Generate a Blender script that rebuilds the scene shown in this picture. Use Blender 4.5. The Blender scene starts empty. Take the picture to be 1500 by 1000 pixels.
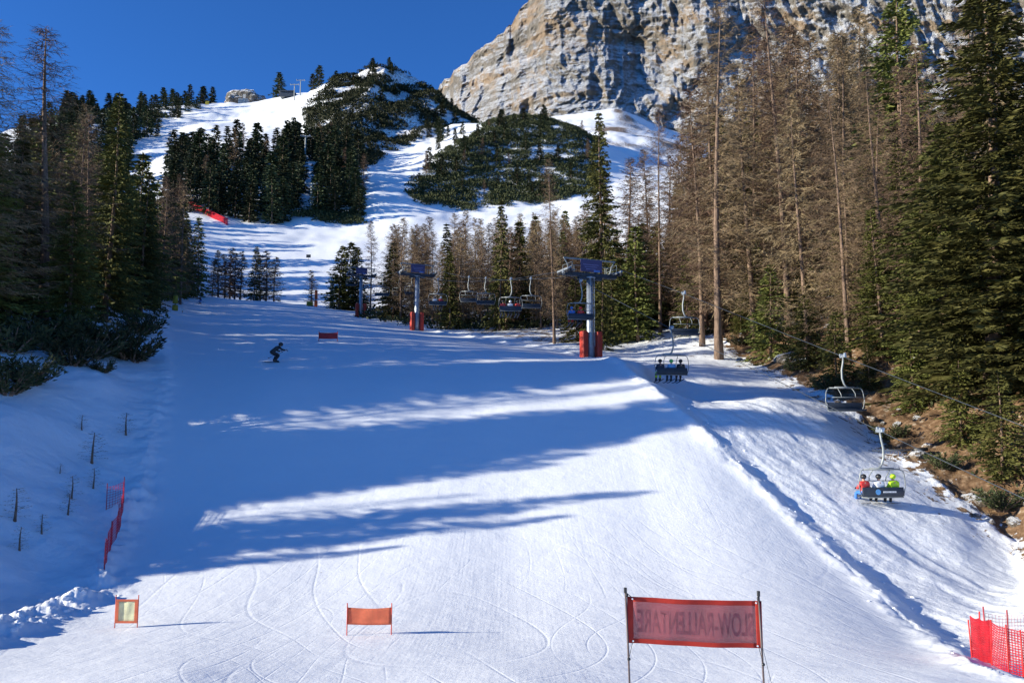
import bpy, bmesh, math, random
import numpy as np
from mathutils import Vector, Matrix
random.seed(7); rs = np.random.RandomState(11)
SC = bpy.context.scene; COL = SC.collection
R = math.radians
F = 1250.0; TP = 0.112; PITCH = math.atan(TP)          # focal length in photo pixels (1500 wide), camera pitch
CP, SP = math.cos(PITCH), math.sin(PITCH)

def E(v):                                               # tangent of elevation for a photo row
    k = (500 - v) / F
    return (SP + CP*k) / (CP - SP*k)
def XT(u, v):
    return ((u - 750) / F) / (CP - SP*(500 - v)/F)
# ------------------------------------------------------------------ noise
def _hash(ix, iy, iz):
    h = (ix*374761393 + iy*668265263 + iz*2147483647 + 1013) & 0xFFFFFFFF
    h = ((h ^ (h >> 13)) * 1274126177) & 0xFFFFFFFF
    h = ((h ^ (h >> 16)) * 2246822519) & 0xFFFFFFFF
    return ((h ^ (h >> 15)) & 0xFFFFFF) / float(0xFFFFFF)
def noise3(x, y, z):
    x, y, z = np.broadcast_arrays(np.asarray(x, float), np.asarray(y, float), np.asarray(z, float))
    ix = np.floor(x).astype(np.int64); iy = np.floor(y).astype(np.int64); iz = np.floor(z).astype(np.int64)
    fx = x-ix; fy = y-iy; fz = z-iz
    fx = fx*fx*(3-2*fx); fy = fy*fy*(3-2*fy); fz = fz*fz*(3-2*fz)
    r = 0
    for a in (0, 1):
        for b in (0, 1):
            for c in (0, 1):
                w = (fx if a else 1-fx)*(fy if b else 1-fy)*(fz if c else 1-fz)
                r = r + w*_hash(ix+a, iy+b, iz+c)
    return r*2-1
def fbm(x, y, z, n=4, g=0.5):
    r = 0; a = 1; s = 0
    for i in range(n):
        r = r + a*noise3(x*2**i+17.3*i, y*2**i-9.1*i, z*2**i+3.7*i); s += a; a *= g
    return r/s
def ridged(x, y, z, n=4):
    r = 0; a = 1; s = 0
    for i in range(n):
        r = r + a*(1-np.abs(noise3(x*2**i+5.3*i, y*2**i+1.1*i, z*2**i-8.7*i))*2); s += a; a *= .5
    return r/s
def sstep(a, b, x):
    t = np.clip((x-a)/(b-a), 0, 1); return t*t*(3-2*t)

# ------------------------------------------------------------------ materials
def newmat(name):
    m = bpy.data.materials.new(name); m.use_nodes = True
    nt = m.node_tree; b = nt.nodes['Principled BSDF']
    return m, nt, b
def ramp(nt, fac, stops):
    n = nt.nodes.new('ShaderNodeValToRGB'); cr = n.color_ramp
    while len(cr.elements) < len(stops): cr.elements.new(0.5)
    for e, (p, c) in zip(cr.elements, stops):
        e.position = p; e.color = (c[0], c[1], c[2], 1) if not isinstance(c, (int, float)) else (c, c, c, 1)
    nt.links.new(fac, n.inputs['Fac']); return n.outputs['Color']
def texnoise(nt, vec, scale, detail=4, rough=.5, dist=0):
    n = nt.nodes.new('ShaderNodeTexNoise'); n.inputs['Scale'].default_value = scale
    n.inputs['Detail'].default_value = detail; n.inputs['Roughness'].default_value = rough
    n.inputs['Distortion'].default_value = dist
    if vec is not None: nt.links.new(vec, n.inputs['Vector'])
    return n.outputs['Fac']
def mapping(nt, vec, scale=(1,1,1), rot=(0,0,0), loc=(0,0,0)):
    n = nt.nodes.new('ShaderNodeMapping'); n.inputs['Scale'].default_value = scale
    n.inputs['Rotation'].default_value = rot; n.inputs['Location'].default_value = loc
    nt.links.new(vec, n.inputs['Vector']); return n.outputs['Vector']
def mth(nt, op, a, b=None, c=None, clamp=False):
    n = nt.nodes.new('ShaderNodeMath'); n.operation = op; n.use_clamp = clamp
    for i, x in enumerate((a, b, c)):
        if x is None: continue
        if isinstance(x, (int, float)): n.inputs[i].default_value = x
        else: nt.links.new(x, n.inputs[i])
    return n.outputs[0]
def mixc(nt, fac, a, b, mode='MIX'):
    n = nt.nodes.new('ShaderNodeMixRGB'); n.blend_type = mode
    for i, x in zip((0, 1, 2), (fac, a, b)):
        if isinstance(x, (int, float)): n.inputs[i].default_value = x if i == 0 else (x, x, x, 1)
        elif isinstance(x, tuple): n.inputs[i].default_value = (x[0], x[1], x[2], 1)
        else: nt.links.new(x, n.inputs[i])
    return n.outputs[0]
def bump(nt, h, strength, dist, normal=None):
    n = nt.nodes.new('ShaderNodeBump'); n.inputs['Strength'].default_value = strength
    n.inputs['Distance'].default_value = dist; nt.links.new(h, n.inputs['Height'])
    if normal is not None: nt.links.new(normal, n.inputs['Normal'])
    return n.outputs['Normal']
def objcoord(nt): return nt.nodes.new('ShaderNodeTexCoord').outputs['Object']
def pos(nt): return nt.nodes.new('ShaderNodeNewGeometry').outputs['Position']
def simple(name, col, rough=.6, metal=0, var=.25, scale=6, spec=None):
    m, nt, b = newmat(name)
    f = texnoise(nt, objcoord(nt), scale, 5, .6)
    c = ramp(nt, f, [(.3, tuple(x*(1-var) for x in col)), (.7, tuple(min(1, x*(1+var)) for x in col))])
    nt.links.new(c, b.inputs['Base Color'])
    b.inputs['Roughness'].default_value = rough; b.inputs['Metallic'].default_value = metal
    return m
M = {}
def mk_snow():
    m, nt, b = newmat('snow')
    p = pos(nt)
    def attr(n):
        a = nt.nodes.new('ShaderNodeAttribute'); a.attribute_name = n; return a.outputs['Fac']
    groom, dirt, fade = attr('groom'), attr('dirt'), attr('fade')
    snowc = mixc(nt, texnoise(nt, p, .35, 5, .6), (.80, .82, .85), (.88, .89, .90))
    # brown bank: soil, dead grass, pale stones, snow remnants
    n1 = texnoise(nt, p, .9, 9, .68); n2 = texnoise(nt, p, 3.1, 6, .65); n3 = texnoise(nt, p, .28, 4, .5)
    soil = ramp(nt, n2, [(.25, (.05, .028, .015)), (.45, (.13, .075, .04)), (.58, (.20, .125, .07)), (.72, (.34, .25, .17))])
    v = nt.nodes.new('ShaderNodeTexVoronoi'); v.inputs['Scale'].default_value = 1.7; nt.links.new(p, v.inputs['Vector'])
    stone = mth(nt, 'LESS_THAN', v.outputs['Distance'], mth(nt, 'MULTIPLY', n3, .42))
    soil = mixc(nt, mth(nt, 'MULTIPLY', stone, .55), soil, (.42, .34, .26))
    mm = mth(nt, 'ADD', dirt, mth(nt, 'MULTIPLY', mth(nt, 'SUBTRACT', n1, .5), 2.2))
    mm = mth(nt, 'ADD', mm, mth(nt, 'MULTIPLY', mth(nt, 'SUBTRACT', n2, .5), .7))
    mask = ramp(nt, mm, [(.5, 0.0), (.58, 1.0)])
    nt.links.new(mixc(nt, mask, snowc, soil), b.inputs['Base Color'])
    b.inputs['Roughness'].default_value = .62
    b.inputs['Specular IOR Level'].default_value = .25
    # relief: fine grain, groomed corduroy up the slope, curved ski tracks
    g1 = texnoise(nt, p, 9, 6, .7)
    n_a = bump(nt, g1, .35, .035)
    lump = texnoise(nt, p, 1.1, 5, .55)
    n_b = bump(nt, lump, .35, .12, n_a)
    off = mth(nt, 'SUBTRACT', 1.0, groom)
    lump2 = mth(nt, 'MULTIPLY', texnoise(nt, p, 2.6, 7, .65), off)
    n_b = bump(nt, lump2, .5, .15, n_b)
    tracks = None
    for i, (rot, sx_c, sc, K, th) in enumerate(((.3, .45, .085, 26, .11), (-.35, .4, .07, 30, .11), (.9, .5, .06, 24, .09), (-.8, .35, .05, 30, .09))):
        f = texnoise(nt, mapping(nt, p, (1, sx_c, 0), (0, 0, rot), (i*13.1, i*7.7, 0)), sc, 1.2, .35)
        t = mth(nt, 'FRACT', mth(nt, 'MULTIPLY', f, K)); t = mth(nt, 'ABSOLUTE', mth(nt, 'SUBTRACT', t, .5))
        t = mth(nt, 'SUBTRACT', 1.0, mth(nt, 'DIVIDE', t, th*.38), clamp=True)
        k = ramp(nt, texnoise(nt, mapping(nt, p, (1, .6, 1), (0, 0, rot), (i*11.3, 0, 0)), .13, 4, .6), [(.46, 0.0), (.6, 1.0)])
        t = mth(nt, 'MULTIPLY', t, k)
        tracks = t if tracks is None else mth(nt, 'MAXIMUM', tracks, t)
    fadeg = mth(nt, 'MULTIPLY', groom, fade)
    tr = mth(nt, 'MULTIPLY', mth(nt, 'MULTIPLY', tracks, fadeg), -1.0)
    n_c = bump(nt, tr, .32, .02, n_b)
    cd = nt.nodes.new('ShaderNodeTexWave'); cd.bands_direction = 'X'; cd.inputs['Scale'].default_value = 2.2
    cd.inputs['Distortion'].default_value = 1.5; cd.inputs['Detail Scale'].default_value = .3
    nt.links.new(mapping(nt, p, (1, .08, .05), (0, 0, .04)), cd.inputs['Vector'])
    streak = texnoise(nt, mapping(nt, p, (3.2, .18, .1), (0, 0, .05)), 1.0, 5, .65)
    patch = ramp(nt, texnoise(nt, mapping(nt, p, (1, .5, 0), (0, 0, .3)), .22, 4, .6), [(.38, .5), (.62, 1.6)])
    cdh = mth(nt, 'MULTIPLY', mth(nt, 'MULTIPLY', mth(nt, 'ADD', mth(nt, 'MULTIPLY', cd.outputs['Fac'], .05), streak), patch), groom)
    n_d = bump(nt, cdh, .2, .045, n_c)
    nt.links.new(n_d, b.inputs['Normal'])
    return m
M['snow'] = mk_snow()
def mk_rock(name, sc=1.0, snow_lo=.38, snow_hi=.56):
    m, nt, b = newmat(name)
    p = pos(nt)
    n1 = texnoise(nt, mapping(nt, p, (1, 1, 1.8)), .0085*sc, 5, .6); n2 = texnoise(nt, mapping(nt, p, (1, 1, .55)), .16*sc, 9, .75)
    n3 = texnoise(nt, mapping(nt, p, (.9, .9, .16)), .05*sc, 6, .65)
    strat = texnoise(nt, mapping(nt, p, (.25, .25, 1.6), (.05, .09, 0)), .07*sc, 8, .7)
    grey = ramp(nt, n2, [(.25, (.07, .06, .05)), (.5, (.19, .168, .142)), (.75, (.31, .275, .23))])
    ochre = ramp(nt, n3, [(.3, (.22, .145, .085)), (.5, (.32, .225, .145)), (.7, (.40, .31, .22))])
    om = ramp(nt, mth(nt, 'ADD', mth(nt, 'MULTIPLY', n1, .8), mth(nt, 'MULTIPLY', strat, .35)), [(.57, 0.0), (.66, .85)])
    c = mixc(nt, om, grey, ochre)
    c = mixc(nt, ramp(nt, n3, [(.55, 0.0), (.75, .6)]), c, (.085, .078, .075))
    nrm0 = bump(nt, n2, 1.0, 6/sc); nrm1 = bump(nt, strat, 1.0, 2.5/sc, nrm0)
    crack = ramp(nt, texnoise(nt, mapping(nt, p, (1, 1, .14)), .05*sc, 5, .6), [(.47, 1.0), (.5, 0.0), (.53, 1.0)])
    nrm1 = bump(nt, crack, .8, 5/sc, nrm1)
    nrm = bump(nt, texnoise(nt, mapping(nt, p, (1, 1, .35)), .35*sc, 6, .7), .8, 2.5/sc, nrm1)
    sx = nt.nodes.new('ShaderNodeSeparateXYZ')
    vm = nt.nodes.new('ShaderNodeVectorMath'); vm.operation = 'ADD'
    g = nt.nodes.new('ShaderNodeNewGeometry')
    nt.links.new(g.outputs['Normal'], vm.inputs[0]); nt.links.new(nrm, vm.inputs[1]); nt.links.new(vm.outputs[0], sx.inputs[0])
    nz = mth(nt, 'MULTIPLY', sx.outputs['Z'], .5)
    nz = mth(nt, 'ADD', nz, mth(nt, 'MULTIPLY', mth(nt, 'SUBTRACT', strat, .5), .35))
    sn = mth(nt, 'ADD', nz, mth(nt, 'MULTIPLY', mth(nt, 'SUBTRACT', texnoise(nt, p, .25*sc, 8, .75), .5), .55))
    sn = mth(nt, 'ADD', sn, mth(nt, 'MULTIPLY', mth(nt, 'SUBTRACT', n3, .5), .3))
    sxx = nt.nodes.new('ShaderNodeSeparateXYZ'); nt.links.new(p, sxx.inputs[0])
    sn = mth(nt, 'ADD', sn, mth(nt, 'MULTIPLY', mth(nt, 'DIVIDE', mth(nt, 'SUBTRACT', sxx.outputs['X'], 170.0), 350.0, clamp=True), .10))
    sm = ramp(nt, sn, [(snow_lo, 0.0), (snow_hi, 1.0)])
    nt.links.new(mixc(nt, sm, c, (.82, .84, .87)), b.inputs['Base Color'])
    nt.links.new(nrm, b.inputs['Normal']); b.inputs['Roughness'].default_value = .9
    b.inputs['Specular IOR Level'].default_value = .15
    return m
M['cliff'] = mk_rock('dolomite_rock', 1.0, .605, .68)
M['boulder'] = mk_rock('boulder_rock', 22, .55, .65)
M['outcrop'] = mk_rock('outcrop_rock', 3.5, .40, .5)
def mk_leaf(name, c1, c2, c3):
    m, nt, b = newmat(name)
    oi = nt.nodes.new('ShaderNodeObjectInfo')
    n = texnoise(nt, objcoord(nt), 1.3, 4, .7)
    n2 = texnoise(nt, objcoord(nt), 9, 2, .6)
    f = mth(nt, 'ADD', mth(nt, 'MULTIPLY', n, .7), mth(nt, 'MULTIPLY', n2, .3))
    c = ramp(nt, f, [(.33, c1), (.5, c2), (.66, c3)])
    hsv = nt.nodes.new('ShaderNodeHueSaturation'); nt.links.new(c, hsv.inputs['Color'])
    nt.links.new(mth(nt, 'ADD', mth(nt, 'MULTIPLY', oi.outputs['Random'], .75), .65), hsv.inputs['Value'])
    nt.links.new(mth(nt, 'ADD', mth(nt, 'MULTIPLY', oi.outputs['Random'], .04), .48), hsv.inputs['Hue'])
    nt.links.new(hsv.outputs[0], b.inputs['Base Color'])
    b.inputs['Roughness'].default_value = .75; b.inputs['Specular IOR Level'].default_value = .2
    return m
M['needle'] = mk_leaf('spruce_needles', (.036, .040, .011), (.088, .092, .022), (.17, .16, .040))
M['needle_far'] = mk_leaf('distant_needles', (.016, .024, .012), (.032, .043, .018), (.055, .065, .028))
M['twig'] = mk_leaf('bare_larch_twigs', (.08, .05, .030), (.175, .115, .068), (.31, .225, .145))
M['mugo'] = mk_leaf('dwarf_pine_needles', (.022, .028, .013), (.045, .053, .021), (.085, .085, .036))
M['straw'] = mk_leaf('dead_grass', (.10, .06, .03), (.19, .12, .06), (.32, .23, .13))
def mk_bark():
    m, nt, b = newmat('bark'); o = objcoord(nt)
    f = texnoise(nt, mapping(nt, o, (5, 5, 1.2)), 1.5, 6, .65)
    c = ramp(nt, f, [(.3, (.07, .045, .03)), (.5, (.17, .11, .075)), (.7, (.30, .20, .14))])
    nt.links.new(c, b.inputs['Base Color']); b.inputs['Roughness'].default_value = .9
    nt.links.new(bump(nt, f, .8, .05), b.inputs['Normal']); return m
M['bark'] = mk_bark()
M['steel'] = simple('galvanised_steel', (.36, .40, .44), .42, .6, .2, 3)
M['darksteel'] = simple('dark_steel', (.05, .06, .075), .5, .4, .3, 4)
M['lightsteel'] = simple('pale_steel', (.25, .27, .27), .5, .3, .15, 4)
M['redpad'] = simple('red_padding', (.55, .045, .02), .55, 0, .2, 3)
M['board'] = simple('purple_blue_board', (.075, .06, .14), .45, 0, .15, 2)
M['boardmark'] = simple('board_mark', (.22, .22, .42), .5, 0, .1, 2)
M['bluepatch'] = simple('light_blue_patch', (.10, .20, .50), .5, 0, .1, 2)
M['seatcloth'] = simple('dark_seat', (.022, .03, .045), .55, 0, .25, 5)
M['white'] = simple('white_paint', (.75, .76, .78), .5, 0, .08, 5)
M['black'] = simple('black_plastic', (.015, .015, .017), .45, 0, .3, 6)
M['red'] = simple('red_fabric', (.58, .035, .03), .6, 0, .25, 5)
M['blue'] = simple('blue_fabric', (.04, .16, .50), .6, 0, .25, 5)
M['cyan'] = simple('light_blue_fabric', (.10, .32, .62), .6, 0, .2, 5)
M['lime'] = simple('lime_fabric', (.46, .72, .02), .6, 0, .2, 5)
M['navy'] = simple('navy_fabric', (.018, .026, .05), .65, 0, .3, 5)
M['greenhelmet'] = simple('green_shell', (.05, .45, .10), .3, 0, .1, 3)
M['skin'] = simple('skin', (.48, .27, .19), .55, 0, .1, 8)
M['greyfab'] = simple('grey_fabric', (.12, .12, .13), .7, 0, .25, 5)
M['yellow'] = simple('yellow_padding', (.33, .27, .02), .6, 0, .4, 3)
M['pole'] = simple('slalom_pole', (.10, .07, .065), .5, 0, .2, 5)
M['ink'] = simple('faded_ink', (.205, .055, .07), .8, 0, .35, 8)
M['wood'] = simple('weathered_wood', (.20, .13, .08), .85, 0, .35, 4)
M['orangepad'] = simple('orange_padding', (.75, .13, .04), .6, 0, .15, 4)
M['concrete'] = simple('pale_concrete', (.42, .40, .37), .9, 0, .2, 2)
def mk_cloth(name, col, trans, alpha=1.0, weave=0.0):
    m, nt, b = newmat(name)
    f = texnoise(nt, mapping(nt, objcoord(nt), (1, 1, 1)), 3.5, 5, .6)
    c = ramp(nt, f, [(.3, tuple(x*.8 for x in col)), (.7, tuple(min(1, x*1.15) for x in col))])
    nt.links.new(c, b.inputs['Base Color']); b.inputs['Roughness'].default_value = .75
    t = nt.nodes.new('ShaderNodeBsdfTranslucent'); nt.links.new(c, t.inputs['Color'])
    mx = nt.nodes.new('ShaderNodeMixShader'); mx.inputs[0].default_value = trans
    nt.links.new(b.outputs[0], mx.inputs[1]); nt.links.new(t.outputs[0], mx.inputs[2])
    out = nt.nodes['Material Output']
    if alpha < 1:
        tr = nt.nodes.new('ShaderNodeBsdfTransparent'); m2 = nt.nodes.new('ShaderNodeMixShader')
        m2.inputs[0].default_value = alpha
        nt.links.new(tr.outputs[0], m2.inputs[1]); nt.links.new(mx.outputs[0], m2.inputs[2])
        nt.links.new(m2.outputs[0], out.inputs['Surface'])
    else: nt.links.new(mx.outputs[0], out.inputs['Surface'])
    return m
M['banner_mesh'] = mk_cloth('see_through_red_mesh', (.42, .085, .10), .35, .72)
M['banner_hem'] = mk_cloth('red_hem', (.50, .035, .02), .3)
M['orange_cloth'] = mk_cloth('orange_cloth', (.95, .30, .16), .55)
M['cream_cloth'] = mk_cloth('cream_cloth', (.90, .86, .60), .5)
M['net'] = mk_cloth('red_net_cord', (.85, .06, .09), .4, .72)
M['finenet'] = mk_cloth('pink_fine_net', (.75, .25, .27), .3)
M['darkred_cloth'] = mk_cloth('dark_red_cloth', (.50, .05, .06), .3)

# ------------------------------------------------------------------ object helpers
def props(o, label=None, cat=None, group=None, kind=None):
    if label: o['label'] = label
    if cat: o['category'] = cat
    if group: o['group'] = group
    if kind: o['kind'] = kind
    return o
def thing(name, label, cat, loc=(0, 0, 0), rz=0, group=None):
    o = bpy.data.objects.new(name, None); COL.objects.link(o); o.empty_display_size = .2
    o.location = loc; o.rotation_euler = (0, 0, rz)
    return props(o, label, cat, group)
def meshobj(name, verts, faces, mat, parent=None, smooth=False):
    me = bpy.data.meshes.new(name)
    me.from_pydata([tuple(v) for v in verts], [], faces)
    me.materials.append(mat)
    if smooth: me.shade_smooth()
    o = bpy.data.objects.new(name, me); COL.objects.link(o)
    if parent: o.parent = parent
    return o
def bigmesh(name, V, Fq, mat, parent=None, smooth=False, link=True):
    """numpy verts (n,3), faces (m,k)"""
    V = np.asarray(V, np.float32); Fq = np.asarray(Fq, np.int32); k = Fq.shape[1]
    me = bpy.data.meshes.new(name)
    me.vertices.add(len(V)); me.vertices.foreach_set('co', V.ravel())
    me.loops.add(Fq.size); me.loops.foreach_set('vertex_index', Fq.ravel())
    me.polygons.add(len(Fq)); me.polygons.foreach_set('loop_start', np.arange(0, Fq.size, k, dtype=np.int32))
    me.polygons.foreach_set('loop_total', np.full(len(Fq), k, np.int32))
    if smooth: me.polygons.foreach_set('use_smooth', np.ones(len(Fq), bool))
    me.materials.append(mat); me.update(calc_edges=True)
    if not link: return me
    o = bpy.data.objects.new(name, me); COL.objects.link(o)
    if parent: o.parent = parent
    return o
class MB:
    def __init__(s): s.v = []; s.f = []
    def add(s, v, f):
        n = len(s.v); s.v += [tuple(x) for x in v]; s.f += [tuple(i+n for i in q) for q in f]; return s
    def box(s, c, d, rz=0, rx=0, ry=0, bev=0.0):
        bm = bmesh.new(); bmesh.ops.create_cube(bm, size=1)
        bmesh.ops.scale(bm, vec=d, verts=bm.verts)
        if bev: bmesh.ops.bevel(bm, geom=bm.edges[:], offset=bev, segments=2, affect='EDGES', profile=.5)
        M4 = Matrix.Translation(c) @ Matrix.Rotation(rz, 4, 'Z') @ Matrix.Rotation(ry, 4, 'Y') @ Matrix.Rotation(rx, 4, 'X')
        bm.transform(M4); bm.verts.index_update()
        s.add([v.co[:] for v in bm.verts], [[v.index for v in f.verts] for f in bm.faces]); bm.free(); return s
    def tube(s, pts, rad, sides=8, cap=True):
        pts = [Vector(p) for p in pts]; n = len(pts)
        if isinstance(rad, (int, float)): rad = [rad]*n
        vs = []; fs = []
        ref = Vector((0, 0, 1))
        d0 = (pts[1]-pts[0]).normalized()
        if abs(d0.z) > .9: ref = Vector((1, 0, 0))
        for i, p in enumerate(pts):
            d = (pts[min(i+1, n-1)] - pts[max(i-1, 0)]).normalized()
            a = d.cross(ref)
            if a.length < 1e-4: a = d.cross(Vector((0, 1, 0)))
            a.normalize(); b = d.cross(a).normalized()
            for k in range(sides):
                t = 2*math.pi*k/sides
                vs.append(p + (a*math.cos(t) + b*math.sin(t))*rad[i])
        for i in range(n-1):
            for k in range(sides):
                k2 = (k+1) % sides
                fs.append((i*sides+k, i*sides+k2, (i+1)*sides+k2, (i+1)*sides+k))
        if cap:
            fs.append(tuple(range(sides))[::-1]); fs.append(tuple((n-1)*sides+k for k in range(sides)))
        return s.add(vs, fs)
    def ball(s, c, r, seg=12, scale=(1, 1, 1)):
        bm = bmesh.new(); bmesh.ops.create_uvsphere(bm, u_segments=seg, v_segments=seg*2//3, radius=r)
        bmesh.ops.scale(bm, vec=scale, verts=bm.verts); bmesh.ops.translate(bm, vec=c, verts=bm.verts); bm.verts.index_update()
        s.add([v.co[:] for v in bm.verts], [[v.index for v in f.verts] for f in bm.faces]); bm.free(); return s
    def build(s, name, mat, parent=None, smooth=False):
        return meshobj(name, s.v, s.f, mat, parent, smooth)

# ------------------------------------------------------------------ terrain
CPTS = []
def cp(u, v, d): CPTS.append((u, v, d))
PROF = [(1480, 6.5), (1250, 9.2), (1042, 14), (985, 18), (933, 24), (900, 27), (850, 31), (800, 34.5), (760, 37.2), (700, 41), (650, 44.5),
        (600, 48.5), (560, 53), (530, 59.5)]
PZ = [(d, d*E(v)) for v, d in PROF]
for v, d in PROF:                                        # piste is level across, from x=-15 to x=10
    for x in (-14.5, -7, 0, 6, 9.3):
        uu = 750 + x/d*F
        cp(uu, v, d)
for x in (-30, 30, 60, -60):
    cp(750 + x/6.5*F, 1480, 6.5)
# upper part of the near piste, tilted down to the right
for u, v, d in [(300, 512, 66), (450, 513, 66), (600, 515, 66), (750, 517, 66), (850, 523, 68),
    (300, 492, 80), (480, 496, 80), (620, 503, 80), (760, 510, 80), (835, 520, 76),
    (280, 472, 100), (400, 476, 100), (550, 487, 100), (660, 497, 98), (740, 506, 95),
    (270, 458, 125), (400, 464, 122), (520, 475, 120), (609, 484, 119), (660, 488, 118),
    (270, 443, 155), (350, 448, 153), (440, 456, 151), (525, 464, 151), (570, 467, 152),
    (240, 434, 180), (300, 432, 182), (400, 441, 180), (470, 450, 178), (520, 455, 180)]: cp(u, v, d)
# basin and run behind the crest
for u, v, d in [(300, 436, 200), (400, 444, 205), (480, 448, 205), (560, 452, 205), (290, 405, 230), (330, 418, 230), (400, 425, 230), (460, 425, 230), (520, 425, 235),
    (300, 370, 262), (380, 378, 262), (450, 380, 262), (520, 375, 268), (600, 385, 262),
    (320, 335, 300), (400, 340, 300), (460, 340, 300), (520, 335, 310), (600, 330, 315), (680, 330, 320), (760, 325, 325), (860, 305, 340),
    # left forested knoll
    (260, 310, 320), (330, 322, 315), (420, 328, 318), (520, 325, 330), (250, 275, 370), (330, 275, 370), (420, 275, 370), (510, 285, 360),
    (240, 250, 420), (330, 240, 420), (410, 235, 420), (500, 245, 420), (525, 250, 400),
    # valley of the upper run between knolls
    (540, 290, 350), (560, 262, 390), (600, 240, 430), (640, 215, 480), (690, 190, 550), (720, 182, 620), (590, 300, 345),
    # upper left run and ridge
    (190, 245, 500), (240, 222, 540), (300, 205, 560), (360, 205, 540), (400, 205, 520), (230, 205, 600), (300, 175, 680), (360, 160, 740), (420, 160, 700),
    (330, 152, 790), (400, 146, 800), (430, 138, 760), (280, 152, 780), (240, 160, 740), (180, 168, 680), (120, 178, 620), (60, 190, 600), (0, 200, 600), (-200, 260, 600),
    # rocky knoll
    (430, 200, 560), (470, 185, 560), (450, 150, 640), (480, 126, 660), (520, 122, 640), (560, 116, 650), (600, 128, 640), (640, 145, 630), (680, 172, 620),
    (500, 175, 560), (560, 165, 560), (620, 180, 560), (550, 220, 480), (600, 215, 500), (560, 140, 600), (660, 195, 570), (500, 215, 490),
    # behind the ridge
    (200, 230, 1100), (350, 210, 1100), (500, 200, 1100), (600, 200, 1100), (300, 300, 2200), (0, 320, 1500), (600, 260, 2200), (-400, 330, 1500),
    # round middle hill
    (610, 305, 350), (660, 312, 348), (720, 308, 352), (800, 296, 362), (860, 286, 372), (600, 275, 375), (640, 240, 410), (680, 205, 450), (720, 183, 490),
    (760, 174, 510), (800, 174, 510), (835, 184, 500), (865, 210, 470), (880, 240, 440), (700, 250, 410), (780, 235, 430), (840, 245, 430),
    (760, 200, 600), (800, 205, 600), (840, 220, 560), (700, 200, 640), (760, 215, 750),
    # scree under the cliffs
    (880, 225, 620), (870, 200, 760), (840, 190, 900), (900, 188, 900), (960, 205, 760), (1000, 240, 700), (860, 178, 1080), (910, 160, 1150), (960, 190, 1150),
    (1010, 215, 1000), (760, 190, 1000), (690, 185, 1000), (900, 165, 1300), (1100, 240, 1000), (1300, 240, 1000), (1500, 230, 1000), (1900, 230, 1000), (760, 180, 1400), (1200, 230, 1500), (1600, 230, 1500),
    (700, 220, 2500), (1200, 150, 2500), (1800, 150, 2500),
    # slopes behind the lift-line forest
    (580, 455, 170), (600, 470, 135), (680, 482, 125), (760, 492, 108), (820, 508, 90), (640, 462, 155), (740, 476, 135), (830, 488, 115),
    (640, 440, 205), (740, 440, 190), (840, 440, 170), (700, 395, 260), (800, 385, 250), (860, 380, 230), (920, 350, 250), (1000, 330, 260),
    (920, 270, 400), (1000, 260, 420), (950, 230, 560), (1100, 250, 420), (1300, 235, 420), (1500, 220, 420), (2000, 180, 420),
    # lift strip right of the run
    (900, 535, 72), (930, 515, 88), (960, 492, 96), (1000, 487, 95), (960, 560, 59.5), (1000, 572, 60.5), (985, 592, 57), (1030, 590, 58), (1040, 545, 67), (1060, 512, 85),
    (1020, 620, 49), (1080, 600, 53.5), (1140, 590, 60), (1100, 680, 43), (1160, 660, 48), (1210, 618, 60), (1180, 770, 37.6), (1200, 730, 41), (1275, 765, 40.3), (1250, 700, 46), (1320, 705, 47),
    (1300, 860, 31), (1350, 815, 36), (1400, 780, 39), (1430, 735, 42), (1500, 750, 40), (1400, 930, 24.5), (1450, 870, 28.5), (1500, 850, 31), (1500, 800, 35.5), (1480, 1000, 19.5),
    (1560, 1000, 19.5), (1600, 900, 27), (1600, 800, 34), (1800, 1000, 19), (1800, 800, 28),
    # right bank and forest floor
    (1080, 480, 92), (1120, 530, 80), (1100, 450, 105), (1000, 450, 120), (920, 470, 120), (1000, 400, 160), (1100, 390, 150), (1100, 340, 200),
    (1200, 560, 66), (1200, 500, 76), (1200, 440, 95), (1200, 370, 140), (1200, 300, 230),
    (1300, 640, 54), (1300, 560, 60), (1290, 490, 68), (1300, 430, 85), (1300, 350, 125), (1300, 290, 200),
    (1400, 690, 47), (1400, 620, 51), (1400, 540, 58), (1400, 450, 72), (1400, 350, 110), (1400, 270, 200),
    (1500, 690, 43.5), (1500, 620, 46), (1500, 530, 52), (1500, 420, 70), (1500, 320, 110), (1500, 240, 200),
    (1700, 650, 40), (1700, 550, 46), (1700, 400, 65), (1700, 250, 120), (2100, 600, 35), (2100, 350, 60), (2100, 200, 150), (2500, 500, 40), (2500, 300, 100),
    # left bank
    (0, 925, 24.5), (60, 905, 26.5), (120, 880, 29), (0, 895, 27), (0, 800, 31), (0, 700, 35), (0, 620, 38.5), (0, 570, 42), (60, 850, 30.5), (100, 800, 33), (100, 700, 38),
    (100, 610, 43), (160, 760, 36.5), (180, 650, 43), (190, 580, 49), (150, 550, 49), (100, 530, 49), (215, 520, 59), (200, 480, 74), (150, 480, 66), (60, 500, 56), (0, 500, 50),
    (225, 470, 92), (200, 450, 100), (220, 440, 130), (230, 430, 165), (150, 430, 110), (100, 440, 80), (0, 440, 75), (100, 395, 140), (180, 405, 170), (230, 400, 210),
    (0, 370, 150), (0, 320, 250), (100, 330, 250), (180, 330, 270), (230, 335, 290), (60, 270, 400), (150, 270, 420), (200, 275, 420), (-200, 300, 400),
    (-120, 900, 25), (-120, 780, 29), (-120, 620, 36), (-120, 500, 48), (-300, 900, 24), (-300, 780, 28), (-300, 620, 34), (-300, 520, 45),
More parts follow.
